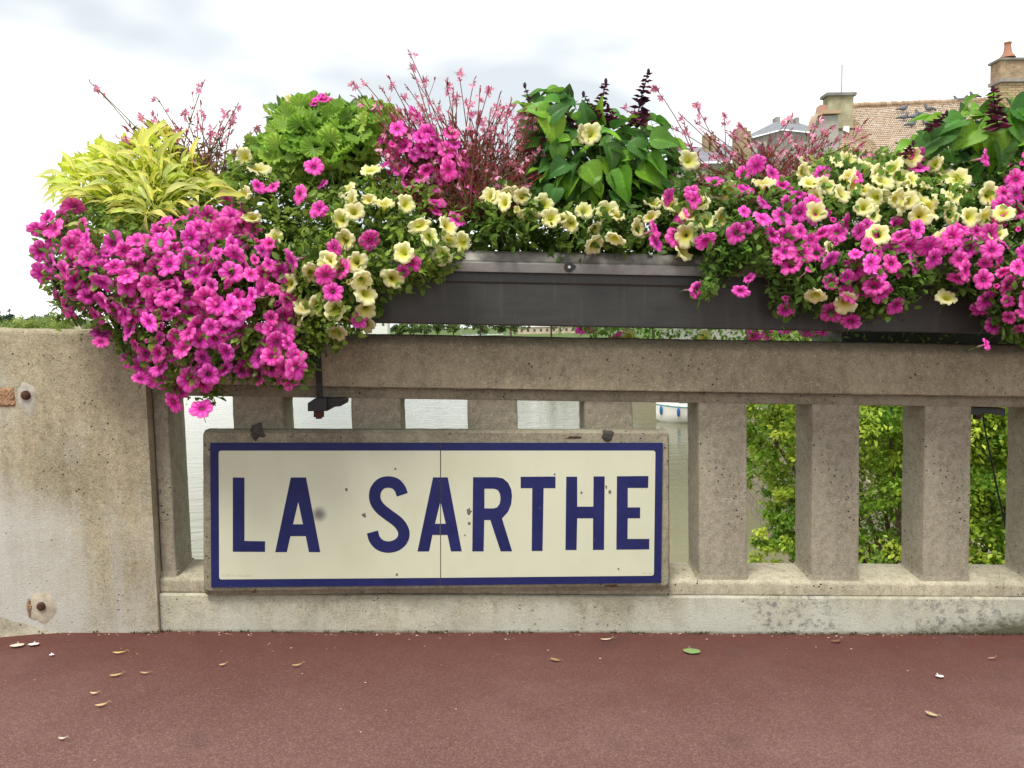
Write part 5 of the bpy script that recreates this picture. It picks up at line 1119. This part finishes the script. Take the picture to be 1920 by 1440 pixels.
V = []; n = 12; prof = [(.32, 0), (.28, .12), (.17, .3), (.135, .65), (.13, .8), (.16, .84), (.15, .9)]
hgt = q[2]-p[2]
for r_, h_ in prof:
    for k in range(n): V.append((p[0]+r_*math.cos(2*PI*k/n), 31.85+r_*math.sin(2*PI*k/n), p[2]+.09+h_*hgt))
m.add(V, [(j*n+k, j*n+(k+1) % n, (j+1)*n+(k+1) % n, (j+1)*n+k) for j in range(len(prof)-1) for k in range(n)]+[tuple((len(prof)-1)*n+k for k in range(n))], (.38, .19, .13)); m.build('chimney_pot', M_tile, bc, 50)
# pigeons
def pigeon(px, py, Y, face, label, dk=(.13, .14, .16)):
    p = at(px, py, Y); t = empty('pigeon', tuple(p), label, 'pigeon', 'pigeons on the tiled roof'); x, y, z = p; f = face
    m = MB(); m.blob((x, y, z+.13), (.19, .09, .095), 10, 7, dk); m.blob((x+f*.15, y, z+.22), (.075, .055, .09), 8, 6, dk); m.blob((x+f*.19, y, z+.30), (.05, .04, .045), 8, 6, tuple(c*.8 for c in dk))
    m.tube([(x+f*.23, y, z+.295), (x+f*.285, y, z+.28)], [.014, .003], 5, (.05, .05, .05)); m.tube([(x-f*.14, y, z+.13), (x-f*.34, y, z+.08)], [.06, .03], 6, tuple(c*.7 for c in dk)); m.build('body', M_plain, t, 60)
    m = MB(); [m.tube([(x+f*.02, y+s*.03, z+.07), (x+f*.03, y+s*.03, z-.01)], .01, 4, (.45, .12, .1)) for s in (-1, 1)]; m.build('legs', M_plain, t)
def roof_y(py): return YE+(YR-YE)*min(1, max(0, (300-py)/107))-.25
for (px, py, f, lab) in ((1693, 209, 1, 'dark pigeon highest on the left half of the roof slope'), (1742, 209, -1, 'dark pigeon highest on the slope right of the others'), (1694, 225, 1, 'grey pigeon second down in the left column'), (1713, 224, 1, 'grey pigeon in the middle of the cluster'), (1725, 219, -1, 'grey pigeon right of the middle of the cluster'), (1709, 238, 1, 'grey pigeon lowest of the cluster'), (1738, 236, -1, 'dark pigeon low at the right of the cluster')):
    pigeon(px, py, roof_y(py)+.1, f, lab)
for (px, py, f, lab) in ((1827, 185, -1, 'pigeon standing on the ridge nearest the brick chimney'), (1805, 192, 1, 'dark pigeon crouched at the ridge left of the standing one'), (1797, 193, -1, 'leftmost dark pigeon of the pair crouched at the ridge'), (1838, 196, 1, 'grey pigeon just below the ridge beside the chimney')): pigeon(px, py, YR-.05, f, lab)

# grand slate-roofed house farther off
sh_ = empty('slate_house', tuple(at(1450, 320, 75)), 'tall grey stone house with a pale slate hip roof, seen faintly through the pink gaura', 'house'); Y = 72
a, b = at(1392, 262, Y), at(1560, 262, Y)
m = MB(); P = [at(1384, 262, Y), at(1468, 243, Y), at(1560, 254, Y)]
cx = at(1467, 244, Y); W0, W1 = at(1392, 262, Y+8), at(1560, 256, Y+8)
m.add([tuple(at(1395, 263, Y+7)), tuple(cx), tuple(at(1560, 254, Y+5)), (at(1395, 263, Y+7)[0], Y+7, -2), (cx[0], Y, -2), (at(1560, 254, Y+5)[0], Y+5, -2)], [(0, 3, 4, 1), (1, 4, 5, 2)]); m.build('wall', M_stonew, sh_)
m = MB(); ap, ap2 = at(1452, 229, Y+6), at(1500, 231, Y+8)
m.add([tuple(at(1386, 262, Y+6.6)), tuple(at(1467, 242, Y-.4)), tuple(at(1570, 252, Y+4.6)), tuple(ap), tuple(ap2)], [(0, 1, 3), (1, 2, 4, 3)]); m.build('roof', M_slate, sh_)
for (x, w_, t_, bt) in ((1455, 8, 219, 234), (1482, 5, 222, 236), (1492, 7, 220, 236)): stack(x, x+w_, t_, bt, Y+6.5, 1, M_stonew, sh_)
for (x, w_) in ((1412, 22), (1441, 9), (1500, 12)):
    p0, p1 = at(x, 268, Y+2.5), at(x+w_, 300, Y+2.5); m = MB(); m.box(p0[0], p1[0], Y+2.0, Y+2.6, p1[2], p0[2]); wn_ = m.build('window', simple('stone_surround', (.45, .42, .36), .9, .1) if 'stone_surround' not in bpy.data.materials else bpy.data.materials['stone_surround'], sh_)
    m = MB(); m.box(p0[0]+.25, p1[0]-.25, Y+1.9, Y+2.1, p1[2]+.2, p0[2]-.25); m.build('pane', M_glass, wn_)
ch = empty('stepped_chimney', tuple(at(1396, 300, 60)), 'brown stepped brick chimney stack beside the slate roofed house', 'chimney')
a, b = at(1384, 239, 60), at(1401, 300, 60); m = MB(); m.box(a[0], b[0], 60, 61.5, b[2]-4, a[2]); m.build('stack', M_brick, ch)
a2, b2 = at(1401, 245, 60), at(1408, 300, 60); m = MB(); m.box(a2[0]+.003, b2[0], 60, 61.5, b2[2]-4, a2[2]); m.build('lower_step', M_brick, ch)
dr = empty('dark_roofed_house', tuple(at(1340, 300, 62)), 'house with a dark slate roof and two small chimneys, half hidden by gaura stems', 'house')
m = MB(); P = [at(1270, 278, 66), at(1400, 272, 66), at(1400, 300, 62), at(1270, 305, 62)]; m.add([tuple(p) for p in P], [(0, 1, 2, 3)]); m.build('roof', M_slate, dr)
m = MB(); m.box(P[3][0]+.2, P[2][0], 62.4, 69, -2, min(P[2][2], P[3][2])-.02); m.build('wall', M_stonew, dr)
stack(1322, 1329, 251, 285, 64.5, 1, M_brick, dr); stack(1334, 1342, 253, 285, 64.5, 1, M_brick, dr)
print('objects', len(bpy.data.objects), 'tris', sum(len(o.data.loop_triangles) if False else len(o.data.polygons) for o in bpy.data.objects if o.type == 'MESH'))
